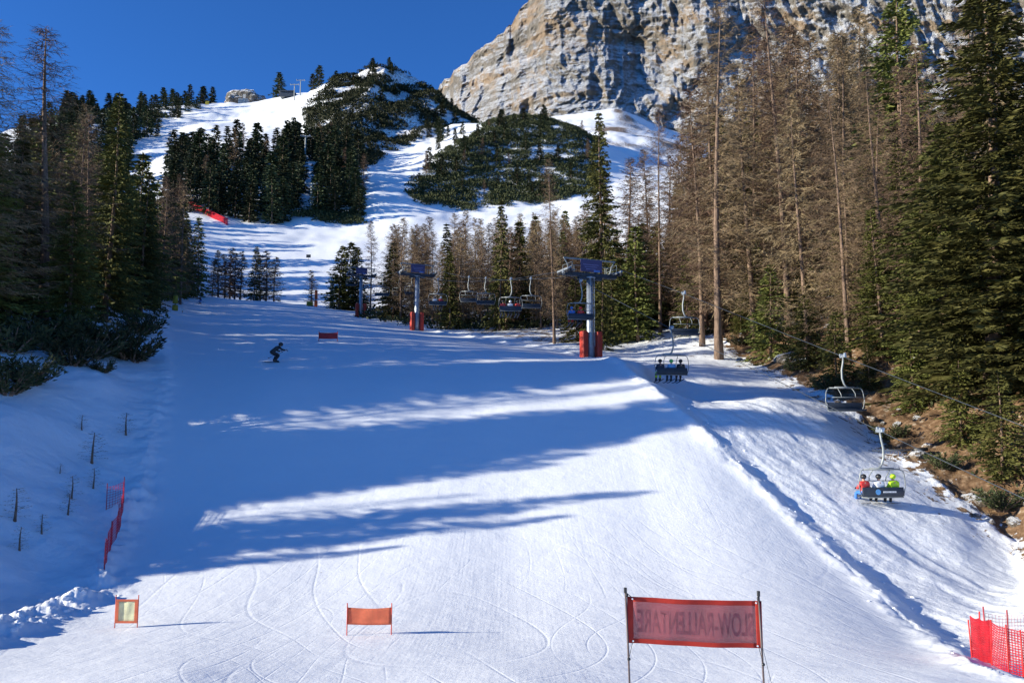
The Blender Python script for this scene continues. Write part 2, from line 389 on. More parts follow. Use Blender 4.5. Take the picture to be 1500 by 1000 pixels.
    (-300, 430, 80), (-300, 380, 150), (-700, 800, 24), (-700, 620, 34), (-700, 520, 50), (-700, 430, 100), (-1000, 700, 30), (-1000, 500, 80), (-1000, 420, 200), (-1200, 400, 500), (-1100, 900, 18)]: cp(u, v, d)

def strip_d(u, v, k=.19):
    best = None
    for d in np.linspace(17, 64, 471):
        z = np.interp(d, [a for a, b in PZ], [b for a, b in PZ]) - k*max(0, XT(u, v)*d-10)
        e = abs(E(v)*d - z)
        if best is None or e < best[0]: best = (e, d)
    return float(best[1])
STRIP = {(1020, 620), (1080, 600), (1140, 590), (1100, 680), (1160, 660), (1210, 618), (1180, 770), (1200, 730), (1275, 765), (1250, 700), (1320, 705), (1300, 860), (1350, 815),
         (1400, 780), (1430, 735), (1500, 750), (1400, 930), (1450, 870), (1500, 850), (1500, 800), (1480, 1000), }
CPTS = [(u, v, strip_d(u, v)) if (u, v) in STRIP else (u, v, d) for u, v, d in CPTS]
c = np.array(CPTS, float)
sx_, sy_ = 2.6, 1.35
EE = np.array([E(v) for v in c[:, 1]])
XX = np.array([XT(u, v) for u, v in c[:, :2]])
Q = np.stack([XX*sx_, np.log(c[:, 2])*sy_], 1)
def kern(r2): return np.sqrt(r2 + .03**2)
A = kern(((Q[:, None] - Q[None])**2).sum(-1)) - np.eye(len(Q))*.012
P_ = np.concatenate([np.ones((len(Q), 1)), Q], 1)
big = np.block([[A, P_], [P_.T, np.zeros((3, 3))]])
sol = np.linalg.solve(big, np.concatenate([EE, np.zeros(3)]))
W, PW = sol[:-3], sol[-3:]
def polydist(x, y, line):
    """signed distance (positive = right of the line's direction) to a polyline, with the parameter along it"""
    best = np.full(x.shape, 1e9); sg = np.zeros(x.shape)
    for (ax, ay), (bx, by) in zip(line[:-1], line[1:]):
        dx, dy = bx-ax, by-ay; L2 = dx*dx+dy*dy
        t = np.clip(((x-ax)*dx + (y-ay)*dy)/L2, 0, 1)
        px, py = x-(ax+t*dx), y-(ay+t*dy); d = np.hypot(px, py)
        cr = (px*dy - py*dx)/math.sqrt(L2)
        m = d < best; best = np.where(m, d, best); sg = np.where(m, np.where(cr >= 0, 1, -1), sg)
    return best*sg
def uy(u, v, d): return (XT(u, v)*d, d)
EDGE_R = [(10.6, 2), uy(1440, 980, 18.2), uy(1360, 905, 26.3), uy(1270, 830, 32.3), uy(1190, 765, 36.8), uy(1100, 690, 41.6), uy(1020, 625, 46.4), uy(950, 570, 52), uy(900, 540, 60), uy(868, 528, 70), uy(820, 512, 84), uy(740, 503, 98), uy(640, 487, 119), uy(540, 467, 151), (-45, 190)]
EDGE_L = [(-14, 2), uy(-40, 940, 23), uy(60, 905, 26.8), uy(140, 870, 29.7), uy(165, 820, 33), uy(200, 755, 37.6), uy(222, 650, 44.6), uy(245, 560, 53), uy(243, 520, 62), uy(240, 470, 100), uy(245, 435, 175)]
BANK = [uy(1510, 760, 39), uy(1420, 735, 42.5), uy(1330, 700, 47), uy(1270, 660, 53), uy(1200, 610, 60), uy(1120, 550, 74), uy(1060, 510, 86), uy(1010, 480, 98), uy(930, 480, 108)]
BANK = [uy(2200, 800, 30)] + BANK
def base_z(x, y):
    yy = np.maximum(y, 6.5)
    q0 = (x/yy)*sx_; q1 = np.log(yy)*sy_
    out = np.zeros(x.shape)
    fl0, fl1 = q0.ravel(), q1.ravel(); o = out.ravel()
    for i in range(0, len(fl0), 40000):
        a = fl0[i:i+40000, None]-Q[None, :, 0]; b = fl1[i:i+40000, None]-Q[None, :, 1]
        o[i:i+40000] = kern(a*a+b*b) @ W + PW[0] + PW[1]*fl0[i:i+40000] + PW[2]*fl1[i:i+40000]
    return o.reshape(x.shape)*yy
def ground(x, y, full=False):
    x = np.asarray(x, float); y = np.asarray(y, float)
    z = base_z(x, y)
    sr = polydist(x, y, EDGE_R); sl = polydist(x, y, EDGE_L); sb = polydist(x, y, BANK)
    near = 1 - sstep(140, 180, y)
    near_r = near*sstep(0, 1, sr + 1e3)
    lum = fbm(x*1.4, y*1.4, 0*x, 4, .6)
    # ridge of pushed snow at the right edge, ditch behind it
    hk = np.interp(y, [5, 20, 70, 90, 160], [.14, .18, .22, .25, .2])
    z = z + near*hk*np.exp(-(sr/.55)**2)*(.75+.7*lum) - near*np.interp(y, [10, 25, 75, 95], [.05, .10, .08, .03])*np.exp(-((sr-1.4)/.85)**2)
    # low ridge on the left edge, with lumps thrown up at its lower end
    k1 = np.interp(y, [20, 30, 34, 45, 60], [.45, .45, .25, .22, .12])
    z = z + near*k1*np.exp(-(sl/.6)**2)*(.45+1.1*lum)
    k2 = np.exp(-(sl/.9)**2)*np.interp(y, [18, 22, 30, 33], [0, 1, 1, 0])
    lum2 = np.maximum(0, fbm(x*2.3, y*2.3, 0*x+5, 3, .6))
    z = z + k2*lum2*.24
    k3 = np.exp(-((x+16.6)/.8)**2 - ((y-37.6)/1.2)**2); z = z + k3*(.45+lum*.4)
    groom = sstep(.3, -.5, sr)*sstep(-.3, .5, sl)
    off = (1-groom)
    farf = sstep(150, 320, y)
    z = z + off*near*(fbm(x*.35, y*.35, 0*x, 4)*np.where(sr > 0, .16, .35) + fbm(x*1.9, y*1.9, 0*x, 3)*.035)
    # trampled furrows along the lift line
    strip = off*sstep(0, 1.5, sr)*sstep(12, 5, sr)*near
    z = z + strip*(ridged((x*.93+y*.36)*1.0, (y*.93-x*.36)*.22, 0*x, 3)-.3)*.07
    db = sstep(-1.0, 1.2, sb)*near
    z = z + db*(fbm(x*.8, y*.8, 0*x+9, 5, .6)*.55)
    z = z + sstep(200, 400, y)*(fbm(x*.03, y*.03, 0*x, 4)*5 + fbm(x*.11, y*.11, 0*x, 3)*1.2)
    knoll = np.exp(-(((x/yy_(y))+.155)/.085)**2)*sstep(470, 540, y)*sstep(800, 700, y)
    z = z + knoll*(ridged(x*.025, y*.025, 0*x, 4)*11)
    if not full: return z
    dirt = db*np.interp(sb, [0, 2.5, 7, 12, 40], [.55, 1.0, .9, .62, .55])
    dirt = np.maximum(dirt, near*.40*sstep(-4.0, 0, sb))
    dirt = np.maximum(dirt, .22*sstep(4, 14, sr)*near)
    edge_f = sstep(1.5, 5, sr)*sstep(80, 100, y)*(1-sstep(180, 220, y))*.5
    dirt = np.maximum(dirt, edge_f)
    lf = sstep(-6, -14, sl)*near*.42
    dirt = np.maximum(dirt, lf)
    dirt = np.maximum(dirt, np.clip(knoll*1.3, 0, 1)*.46)
    sc_ = sstep(560, 700, y)*sstep(.04, .12, x/yy_(y))*np.clip(.42+fbm(x/38, y/60, 0*x+3, 4, .6)*1.3, 0, 1)
    dirt = np.maximum(dirt, sc_*.75)
    groom2 = np.where(y > 190, .55, groom)
    return z, groom2, dirt
def yy_(y): return np.maximum(y, 1.0)
def gz(x, y): return float(ground(np.array([x]), np.array([y]))[0])
def P(u, v, d):
    """world point at forward distance d on the sight line of photo pixel (u, v)"""
    return Vector((XT(u, v)*d, d, E(v)*d))
def G(u, v, d, dz=0):
    x = XT(u, v)*d; return Vector((x, d, gz(x, d)+dz))

xs = np.concatenate([np.linspace(-1.5, -.66, 60, endpoint=False), np.linspace(-.66, .66, 640, endpoint=False), np.linspace(.66, 1.5, 60)])
ys = np.concatenate([[6.5, 8], np.linspace(9, 14, 20, endpoint=False), np.linspace(14, 56, 330, endpoint=False), np.geomspace(56, 200, 170, endpoint=False),
                     np.geomspace(200, 1200, 230, endpoint=False), np.geomspace(1200, 4500, 25)])
GX, GY = np.meshgrid(xs, ys); X = GX*GY; Y = GY.copy()
Z, GRO, DIR = ground(X, Y, True)
FADE = 1 - sstep(29, 44, Y)*.88
# two rows behind the camera so the ground carries on
Xb = np.stack([xs*400, xs*60]); Yb = np.stack([xs*0-250, xs*0-3]); Zb = np.stack([xs*0-6, xs*0-4.6])
X = np.concatenate([Xb, X]); Y = np.concatenate([Yb, Y]); Z = np.concatenate([Zb, Z])
GRO = np.concatenate([Zb*0+1, GRO]); DIR = np.concatenate([Zb*0, DIR]); FADE = np.concatenate([Zb*0+1, FADE])
ny, nx = X.shape
idx = np.arange(ny*nx).reshape(ny, nx)
Fq = np.stack([idx[:-1, :-1], idx[:-1, 1:], idx[1:, 1:], idx[1:, :-1]], -1).reshape(-1, 4)
terrain = bigmesh('snow_ground', np.stack([X, Y, Z], -1).reshape(-1, 3), Fq, M['snow'], smooth=True)
terrain['kind'] = 'structure'
for nm, arr in (('groom', GRO), ('dirt', DIR), ('fade', FADE)):
    a = terrain.data.attributes.new(nm, 'FLOAT', 'POINT'); a.data.foreach_set('value', arr.ravel().astype(np.float32))

# ------------------------------------------------------------------ mountain
def mountain():
    us = np.concatenate([np.linspace(630, 1560, 560, endpoint=False), np.linspace(1560, 2500, 70)])
    ts = np.linspace(0, 1, 300)
    sil = [(628, 172), (645, 124), (662, 108), (680, 92), (700, 72), (718, 62), (735, 46), (748, 40), (762, 14), (775, -2), (800, -40), (850, -70), (950, -95), (1100, -120), (1500, -150), (2500, -100)]
    top = np.interp(us, [a for a, b in sil], [b for a, b in sil]) + fbm(us/9, us*0, us*0, 4, .6)*9
    bot = np.interp(us, [628, 700, 820, 900, 1000, 2500], [205, 215, 215, 205, 260, 260])
    U, T = np.meshgrid(us, ts)
    Vv = bot[None] + (top-bot)[None]*T
    k = (500-Vv)/F; Ev = (SP+CP*k)/(CP-SP*k); Xt = ((U-750)/F)/(CP-SP*k)
    D = 1180 + 330*T**.8 + 260*np.exp(-(U-628)/60.0) + 100*np.exp(-((U-930)/75)**2)*T
    for it in range(1):
        x = Xt*D; z = Ev*D
        w1 = fbm(x/260, D/260, z/260, 3)
        pil = ridged(x/210+w1*.8, w1, z/900, 4)
        pil2 = ridged(x/70+w1*1.5, z/330, 3+w1, 5)
        fine = ridged(x/23, z/40, w1*3, 4)
        bl = fbm(x/70, D/70, z/70, 5, .6)
        zz = (z + w1*55 + x*.12)/46
        saw = zz-np.floor(zz)
        led = sstep(.0, .25, saw)*(1-saw)*1.2
        zz2 = (z + w1*40 - x*.06)/15; saw2 = zz2-np.floor(zz2)
        D2 = D - pil*30 - pil2*40 - fine*14 - bl*20 + (saw*2.5 + saw2*1.2)*(.6+.8*fbm(x/150, z/150, 0*x+2, 2)) + T*90
    V3 = np.stack([Xt*D2, D2, Ev*D2], -1)
    # back of the mountain: one row dropping behind
    back = V3[-1].copy(); back[:, 1] += 900; back[:, 0] *= 1.3; back[:, 2] *= .2
    V3 = np.concatenate([V3, back[None]])
    n, m_ = V3.shape[:2]; ix = np.arange(n*m_).reshape(n, m_)
    Fm = np.stack([ix[:-1, :-1], ix[:-1, 1:], ix[1:, 1:], ix[1:, :-1]], -1).reshape(-1, 4)
    o = bigmesh('mountain', V3.reshape(-1, 3), Fm, M['cliff'], smooth=False); o['kind'] = 'structure'
mountain()

# ------------------------------------------------------------------ vegetation meshes
class TB:
    """fast triangle/quad soup"""
    def __init__(s): s.v = []; s.n = 0
    def tri(s, a, b, c): s.v += [a, b, c]
    def mesh(s, name, mat):
        V = np.array(s.v, np.float32).reshape(-1, 3); Fx = np.arange(len(V)).reshape(-1, 3)
        return bigmesh(name, V, Fx, mat, link=False)
def rv(a=1): return (random.uniform(-a, a), random.uniform(-a, a), random.uniform(-a, a))
def kite(tb, p, d, L, w):
    """needle spray: a flat leaf-like triangle pair from p along d"""
    dx, dy, dz = d
    a = rv(); cx, cy, cz = dy*a[2]-dz*a[1], dz*a[0]-dx*a[2], dx*a[1]-dy*a[0]
    l = math.sqrt(cx*cx+cy*cy+cz*cz)+1e-6; k = w/l*.5; cx *= k; cy *= k; cz *= k
    m = (p[0]+dx*L*.4, p[1]+dy*L*.4, p[2]+dz*L*.4)
    e = (p[0]+dx*L, p[1]+dy*L, p[2]+dz*L)
    tb.tri(p, (m[0]+cx, m[1]+cy, m[2]+cz), e)
    tb.tri(p, e, (m[0]-cx, m[1]-cy, m[2]-cz))
def sliver(tb, p, d, L, w):
    dx, dy, dz = d; a = rv(); cx, cy, cz = dy*a[2]-dz*a[1], dz*a[0]-dx*a[2], dx*a[1]-dy*a[0]
    l = math.sqrt(cx*cx+cy*cy+cz*cz)+1e-6; k = w/l*.5; cx *= k; cy *= k; cz *= k
    tb.tri((p[0]+cx, p[1]+cy, p[2]+cz), (p[0]-cx, p[1]-cy, p[2]-cz), (p[0]+dx*L, p[1]+dy*L, p[2]+dz*L))
def nrm(d):
    l = math.sqrt(d[0]**2+d[1]**2+d[2]**2)+1e-9; return (d[0]/l, d[1]/l, d[2]/l)
def trunk_mesh(name, h, r, sides=8, bend=.02):
    mb = MB(); pts = []; rad = []; ph = random.uniform(0, 6)
    for i in range(9):
        t = i/8; pts.append((math.sin(t*2.5+ph)*h*bend*t, math.cos(t*2.1+ph)*h*bend*t, t*h*.985)); rad.append(r*(1-t)**.85+.012 + (r*.35 if i == 0 else 0))
    mb.tube(pts, rad, sides)
    me = bpy.data.meshes.new(name); me.from_pydata(mb.v, [], mb.f); me.materials.append(M['bark']); me.shade_smooth()
    def ax(t):
        t = min(max(t, 0), 1); return (math.sin(t*2.5+ph)*h*bend*t, math.cos(t*2.1+ph)*h*bend*t, t*h*.985)
    return me, ax
def spruce(h, Rr, whorls, per, step, kw, mat='needle', low=.05, seed=0, ragged=.35, nside=2):
    random.seed(seed); tm, ax = trunk_mesh('trunk', h, h*.010+.02)
    tb = TB()
    lob = [random.uniform(.75, 1.2) for _ in range(12)]
    for i in range(whorls):
        t = low + (1-low)*((i+random.random()*.6)/whorls)**.95
        Lm = Rr*((1-t)**.8)*(1 if t > .14 else .55+t*3.2)
        for j in range(per):
            a = random.uniform(0, 2*math.pi)
            L = Lm*random.uniform(1-ragged, 1.08)*lob[int((a/6.2832*4+t*8)) % 12] + .08
            p0 = ax(t); ca, sa = math.cos(a), math.sin(a)
            dr = random.uniform(.18, .5)*(1.25-t)
            n = max(2, int(L/step))
            for k in range(n+1):
                s = (k+random.random()*.7)/(n+.7)
                if s < .12: continue
                rr = L*s; zz = -dr*L*(s**1.3) + .35*dr*L*s**3 + .25*L*(t > .8)*s
                p = (p0[0]+ca*rr, p0[1]+sa*rr, p0[2]+zz)
                for q in range(nside):
                    sd = -1 if q % 2 else 1
                    sp = random.uniform(.4, 1.0)*sd
                    d = nrm((ca-sa*sp*1.1+random.uniform(-.2, .2), sa+ca*sp*1.1+random.uniform(-.2, .2), random.uniform(-.95, .18)))
                    Lk = (.16 + .30*L*(1-s*.75)*random.uniform(.5, 1))*min(1.0, .55+step) + kw
                    Lk = min(Lk, kw*7)
                    kite(tb, p, d, Lk, kw*random.uniform(.7, 1.4))
            kite(tb, (p0[0]+ca*L*.9, p0[1]+sa*L*.9, p0[2]-dr*L*.62), nrm((ca, sa, -.1)), kw*3, kw)
    for k in range(5): kite(tb, ax(.96), nrm((random.uniform(-.3, .3), random.uniform(-.3, .3), 1)), h*.05, kw*.7)
    return tm, tb.mesh('crown', M[mat])
def larch(h, Rr, nb, step, tw, seed=0, low=.12, twl=.8, bare_low=False, per=3):
    random.seed(seed); tm, ax = trunk_mesh('trunk', h, h*.0085+.02)
    tb = TB()
    for i in range(nb):
        t = low + (1-low)*((i+random.random())/nb)
        a = random.uniform(0, 6.2832); ca, sa = math.cos(a), math.sin(a)
        L = Rr*((1-t)**.62)*random.uniform(.45, 1.12)*(1 if t > .3 else .75) + .15
        p0 = ax(t); up = random.uniform(-.45, .05) + .5*max(0, t-.65)*2
        curve = random.uniform(.1, .5)
        pr = None; n = max(3, int(L/step))
        bend = random.uniform(-.3, .3)
        for k in range(n+1):
            s = k/n
            rr = L*s; aa = a+bend*s; zz = up*L*s + curve*L*s*s
            p = (p0[0]+math.cos(aa)*rr, p0[1]+math.sin(aa)*rr, p0[2]+zz)
            if pr:
                d = (p[0]-pr[0], p[1]-pr[1], p[2]-pr[2]); l = math.sqrt(sum(x*x for x in d))
                sliver(tb, pr, (d[0]/l, d[1]/l, d[2]/l), l*1.15, max(tw*.9, (.02+.012*L)*(1-s*.7)))
                for q in range(per):
                    dens = 1 if s > .25 else .4
                    if random.random() > dens: continue
                    sd = random.choice((-1, 1))*random.uniform(.5, 1.3)
                    dd = nrm((ca-sa*sd, sa+ca*sd, random.uniform(-1.1, .5)))
                    Lt = twl*random.uniform(.3, 1)*(.45+.55*min(1, L/2.5))
                    f = random.random(); pp = (pr[0]+d[0]*f, pr[1]+d[1]*f, pr[2]+d[2]*f)
                    sliver(tb, pp, dd, Lt, tw*random.uniform(.6, 1.1))
                    m_ = (pp[0]+dd[0]*Lt*.45, pp[1]+dd[1]*Lt*.45, pp[2]+dd[2]*Lt*.45)
                    sliver(tb, m_, nrm((dd[0]+random.uniform(-.8, .8), dd[1]+random.uniform(-.8, .8), dd[2]-.3)), Lt*.5, tw*.8)
            pr = p
    return tm, tb.mesh('crown', M['twig'])
def dwarf_pine(w, h, n, kw, seed=0, tufts=26, mat='mugo'):
    random.seed(seed); tb = TB(); st = MB()
    for i in range(n):
        a = random.uniform(0, 6.2832); L = random.uniform(.45, 1)*w
        hh = h*random.uniform(.5, 1.15)
        prev = (0, 0, 0)
        for k in range(1, 7):
            s = k/6; p = (math.cos(a)*L*s + random.uniform(-.05, .05), math.sin(a)*L*s+random.uniform(-.05, .05), hh*(s**1.6*.9 + .1*s))
            if k == 6 or k == 3:
                pass
            if s > .3:
                for q in range(tufts//5):
                    d = nrm((math.cos(a)*.5+random.uniform(-.9, .9), math.sin(a)*.5+random.uniform(-.9, .9), random.uniform(-.1, 1.1)))
                    pp = (p[0]+random.uniform(-.16, .16)*w*.5, p[1]+random.uniform(-.16, .16)*w*.5, p[2]+random.uniform(-.1, .1)*h)
                    kite(tb, pp, d, kw*random.uniform(2.2, 4.5), kw*random.uniform(.7, 1.2))
            prev = p
        st.tube([(0, 0, -.2), (math.cos(a)*L*.5, math.sin(a)*L*.5, hh*.38), (math.cos(a)*L*.95, math.sin(a)*L*.95, hh*.9)], [.05*h, .035*h, .012*h], 5)
    sm = bpy.data.meshes.new('stem'); sm.from_pydata(st.v, [], st.f); sm.materials.append(M['bark'])
    return sm, tb.mesh('foliage', M[mat])
print('building plants')
H_SPR = [spruce(20, 3.6+.5*i, 60, 10, .21, .115, seed=20+i, ragged=.45, nside=3) for i in range(3)]
X_SPR = [spruce(20, 3.9+.4*i, 62, 11, .17, .075, seed=30+i, low=.03, ragged=.5, nside=5) for i in range(2)]
Y_SPR = [spruce(9, 2.6, 36, 11, .17, .10, seed=40+i, low=.02) for i in range(2)]
M_SPR = [spruce(20, 3.6+.5*i, 38, 9, .42, .27, seed=50+i, ragged=.45) for i in range(3)]
L_SPR = [spruce(20, 3.8+.5*i, 22, 8, .8, .6, mat='needle_far', seed=60+i, ragged=.5) for i in range(4)]
H_LAR = [larch(24, 4.0+.5*i, 300, .38, .030, seed=70+i, low=.15, twl=1.0, per=5) for i in range(3)]
M_LAR = [larch(20, 3.5+.4*i, 210, .5, .054, seed=80+i, low=.12, twl=1.1, per=5) for i in range(4)]
L_LAR = [larch(20, 3.4, 130, .9, .2, seed=90+i, low=.08, twl=1.3, per=3) for i in range(3)]
SAPL = [larch(2, .6, 34, .12, .02, seed=120+i, low=.15, twl=.26, per=2) for i in range(3)]
PINE = [dwarf_pine(1.0, .8, 26, .055, seed=100+i, tufts=60) for i in range(3)]
tree_count = {}
PLACED = []
PARTN = {'dwarf_pine': ('stem', 'foliage')}
def plant(kind, protos, x, y, h, h0, label, cat, group=None, sxy=1.0, sink=.25, lean=None, var=None, z=None):
    tm, cm = random.choice(protos) if var is None else protos[var % len(protos)]
    s = h/h0
    root = bpy.data.objects.new(kind, None); COL.objects.link(root); root.empty_display_size = .3
    zz = gz(x, y) if z is None else z
    root.location = (x, y, zz-sink); root.scale = (s*sxy, s*sxy, s)
    root.rotation_euler = (random.uniform(-.02, .02) + (lean[1] if lean else 0), random.uniform(-.02, .02) + (lean[0] if lean else 0), random.uniform(0, 6.28))
    props(root, label, cat, group)
    n1, n2 = PARTN.get(kind, ('trunk', 'crown'))
    a = bpy.data.objects.new(n1, tm); b = bpy.data.objects.new(n2, cm)
    for o in (a, b): COL.objects.link(o); o.parent = root
    tree_count[kind] = tree_count.get(kind, 0)+1
    if kind == 'larch_tree' and var is None: root.rotation_euler[0] += random.uniform(-.035, .035); root.rotation_euler[1] += random.uniform(-.035, .035)
    PLACED.append((x, y)); return root
def at(u, d, vb=None):
    """world x for photo column u at distance d (using the row of the ground there)"""
    v = 480 if vb is None else vb
    return XT(u, v)*d
def hfor(u, d, vtop):
    x = at(u, d); z0 = gz(x, d); return max(2.5, E(vtop)*d - z0 + .25)

# --- right forest, the trees one can tell apart: (kind, u, d, top row, label)
def T(kind, u, d, vtop, label, sxy=1.0, group=None, lean=None, var=None):
    x = at(u, d); h = hfor(u, d, vtop)
    if kind == 'S':
        pr = X_SPR if (d < 62 and u > 800) else H_SPR if d < 105 else M_SPR; return plant('spruce_tree', pr, x, d, h, 20, label, 'spruce', group, sxy, lean=lean, var=var)
    if kind == 'Y': return plant('young_spruce', Y_SPR, x, d, h, 9, label, 'young spruce', group, sxy, var=var)
    pr = H_LAR if d < 112 else M_LAR
    return plant('larch_tree', pr, x, d, h, 24 if pr is H_LAR else 20, label, 'larch', group, sxy, lean=lean, var=var)
T('L', 1052, 80, -12, 'tall bare brown larch with a straight trunk at the head of the brown bank', 1.0, var=0)
T('L', 1155, 84, -30, 'tallest bare larch right of centre, its dark trunk cut by the top edge', .95, var=1)
T('L', 1242, 66, 130, 'grey leaning larch with drooping lower branches above the empty chair', .9, lean=(-.04, 0), var=2)
T('L', 1345, 60, 55, 'larch with an orange brown trunk between the young spruces and the big green spruce', 1.05, lean=(-.05, 0), var=0)
T('L', 1300, 70, 95, 'brown twiggy larch behind the one with the orange trunk, left of the big green spruce', 1.0, var=1)
T('L', 967, 98, 150, 'thin pole like larch left of the tall bare larch, first of three in a row', .75, var=2)
T('L', 1018, 100, 165, 'thin bare larch just left of the tall straight larch, middle of three in a row', .75, var=0)
T('L', 1090, 104, 200, 'thin bare larch between the two tallest larches', .7, var=1)
T('L', 812, 97, 228, 'slender bare larch standing alone at the forest edge just left of the nearest lift tower', .75, var=1)
T('S', 1448, 50, -60, 'huge dark green spruce filling the right edge above the brown bank', 1.55, var=1)
T('S', 1560, 46, 60, 'broad green spruce leaning into the right edge of the picture', 1.7, var=2)
T('S', 1385, 57, 170, 'dense green spruce just left of the huge spruce at the right edge', 1.45, var=0)
T('S', 1500, 60, 150, 'dark spruce behind the huge spruce at the right edge', 1.2, var=0)
T('S', 1340, 82, -30, 'tall green spruce behind the orange trunked larch, reaching the top edge', 1.1, var=2)
T('L', 1425, 58, -30, 'bare larch rising through the spruces near the right edge, cut by the top edge', .95, var=0)
T('L', 1480, 66, 10, 'bare larch behind the huge spruce at the right edge', 1.0, var=2)
T('S', 1292, 64, 300, 'mid sized green spruce left of the orange trunked larch', 1.25, var=1)
T('S', 1238, 78, 330, 'mid sized dark spruce behind the empty chair and the grey leaning larch', 1.2, var=2)
T('S', 1182, 84, 345, 'mid sized dark spruce right of the tallest larch trunk', 1.2, var=0)
T('S', 1110, 90, 350, 'mid sized dark spruce between the two tallest larches', 1.2, var=1)
T('S', 1330, 66, 210, 'broad green spruce just behind the orange trunked larch', 1.3, var=0)
T('S', 1068, 98, 330, 'dark spruce right behind the tall straight larch', 1.1, var=2)
T('S', 888, 100, 158, 'dark pointed spruce behind the nearest lift tower, right of the round hill', .8, var=0)
T('S', 732, 122, 288, 'slim dark green spruce rising above the brown larches over the middle lift chairs', .55, var=2)
T('S', 655, 128, 325, 'dark spruce among brown larches between the two farther lift towers', .75, var=0)
T('L', 1210, 90, 215, 'bare larch behind the grey leaning larch', 1.0, var=2)
T('L', 1120, 95, 250, 'wide twiggy larch between the two tallest larches', 1.2, var=0)
T('L', 1000, 108, 270, 'wide brown larch behind the empty chair at the strip head', 1.2, var=1)
for i, (u, d, vt, lab) in enumerate([(1222, 62, 455, 'young green spruce directly behind the empty chair over the snow strip'),
    (1180, 70, 430, 'young green spruce left of the empty chair behind the stony bank'),
    (1128, 78, 385, 'bushy young spruce right of the tall straight larch foot'),
    (1335, 56, 470, 'young spruce at the foot of the orange trunked larch'),
    (1270, 60, 500, 'small young spruce right of the empty chair beside the snow gully'),
    (1400, 49, 520, 'low green spruce under the big spruces above the brown bank'),
    (1455, 45, 540, 'spreading young spruce lowest on the bank at the right edge'),
    (1085, 90, 430, 'small green spruce left of the stony patch of bank'),
    (1160, 90, 400, 'young spruce in the gap behind the bushy spruces'),
    (905, 104, 390, 'small dark spruce right of the nearest lift tower'),
    (935, 110, 400, 'small dark spruce in the wood right of the nearest lift tower, second from it'),
    (845, 98, 400, 'small green spruce left behind the nearest lift tower'),
    (985, 102, 420, 'low green spruce at the foot of the three thin larches')]):
    T('Y', u, d, vt, lab, 1.15, 'young spruces along the right bank', var=i)
# --- left side
T('L', 62, 62, 40, 'tall bare larch standing out against the sky on the left', 1.6, var=0)
T('L', -25, 50, 20, 'bare larch cut by the left edge of the picture', 1.5, var=1)
T('S', 152, 72, 132, 'dark pointed spruce right of the tall bare larch on the left', 1.0, var=0)
T('L', 105, 80, 150, 'bare brown larch behind the pointed spruce on the left', 1.0, var=2)
T('S', 25, 66, 190, 'dark spruce behind the tall bare larch near the left edge', 1.2, var=1)
T('S', 100, 60, 260, 'low dark spruce in front of the left forest', 1.2, var=2)
T('S', 205, 92, 250, 'dark spruce at the edge of the left forest', 1.1, var=1)
T('L', 232, 120, 258, 'bare larch at the run side edge of the left forest', 1.0, var=1)
T('L', 262, 140, 268, 'brown larch at the far end of the left forest edge', 1.0, var=2)
T('S', 288, 175, 315, 'last dark spruce at the far end of the left forest edge', .9, var=1)
def fill(n, u0, u1, d0, d1, h0, h1, mix, group, labels, mind=2.2, seed=1, ok=None, cap=None):
    """mix = probability of spruce; labels = (spruce label, larch label)"""
    random.seed(seed); c_ = 0; tries = 0; out = []
    while c_ < n and tries < n*40:
        tries += 1
        u = random.uniform(u0, u1); d = math.exp(random.uniform(math.log(d0), math.log(d1))); x = at(u, d)
        if ok and not ok(u, d): continue
        md = mind*(1 if d < 250 else 1.5)
        if any((x-a)**2+(d-b)**2 < md*md for a, b in PLACED): continue
        s = random.random() < mix; h = random.uniform(h0, h1)*random.choice((1, 1, .85))
        if cap: h = min(h, hfor(u, d, cap(u)+random.uniform(0, 45)))
        st = random.getstate()
        if s: plant('spruce_tree', M_SPR if d < 260 else L_SPR, x, d, h, 20, labels[0], 'spruce', group[0], random.uniform(.85, 1.15))
        else: plant('larch_tree', M_LAR if d < 260 else L_LAR, x, d, h, 20, labels[1], 'larch', group[1], random.uniform(.85, 1.15))
        random.setstate(st); random.random(); c_ += 1
RF = ('spruces inside the right forest', 'larches crowding the right forest'); RFL = ('dark spruce deep in the brown larch forest right of the lift', 'bare brown larch deep in the forest right of the lift')
fill(76, 872, 1330, 108, 190, 21, 29, .20, RF, RFL, 2.4, 2, cap=lambda u: np.interp(u, [870, 990, 1030, 1330], [330, 290, 110, 80]))
fill(30, 1100, 1560, 68, 112, 16, 25, .3, RF, RFL, 2.6, 3)
fill(30, 1015, 1345, 86, 128, 26, 39, .0, RF, RFL, 2.2, 33, cap=lambda u: np.interp(u, [1015, 1040, 1100, 1330], [150, 60, 30, 0]))
fill(24, 880, 1345, 84, 128, 9, 15, 1.0, RF, RFL, 2.4, 34)
fill(10, 880, 1010, 100, 130, 18, 26, .0, RF, RFL, 3.0, 35, cap=lambda u: 170)
WT = ('spruces in the wood behind the lift towers', 'larches in the wood behind the lift towers'); WTL = ('dark spruce in the brown wood behind the lift towers', 'bare brown larch in the wood behind the lift towers')
fill(30, 560, 870, 122, 142, 14, 18, .12, WT, WTL, 1.8, 41, ok=lambda u, d: u > 545 + max(0, (150-d))*2.2)
fill(74, 500, 870, 135, 200, 15, 20, .06, WT, WTL, 1.9, 4, ok=lambda u, d: u > 530 + max(0, (150-d))*2.4 and not (u < 560 and d < 165))
fill(30, 900, 1560, 190, 380, 13, 20, .4, ('spruces high on the right slope', 'larches high on the right slope'),
     ('dark spruce high on the slope under the cliffs', 'bare larch high on the slope under the cliffs'), 5, 5, ok=lambda u, d: u > 1060 or d < 240)
lf_ok = lambda u, d: u < np.interp(d, [50, 62, 75, 100, 130, 160, 190], [-60, 30, 130, 190, 232, 262, 290])
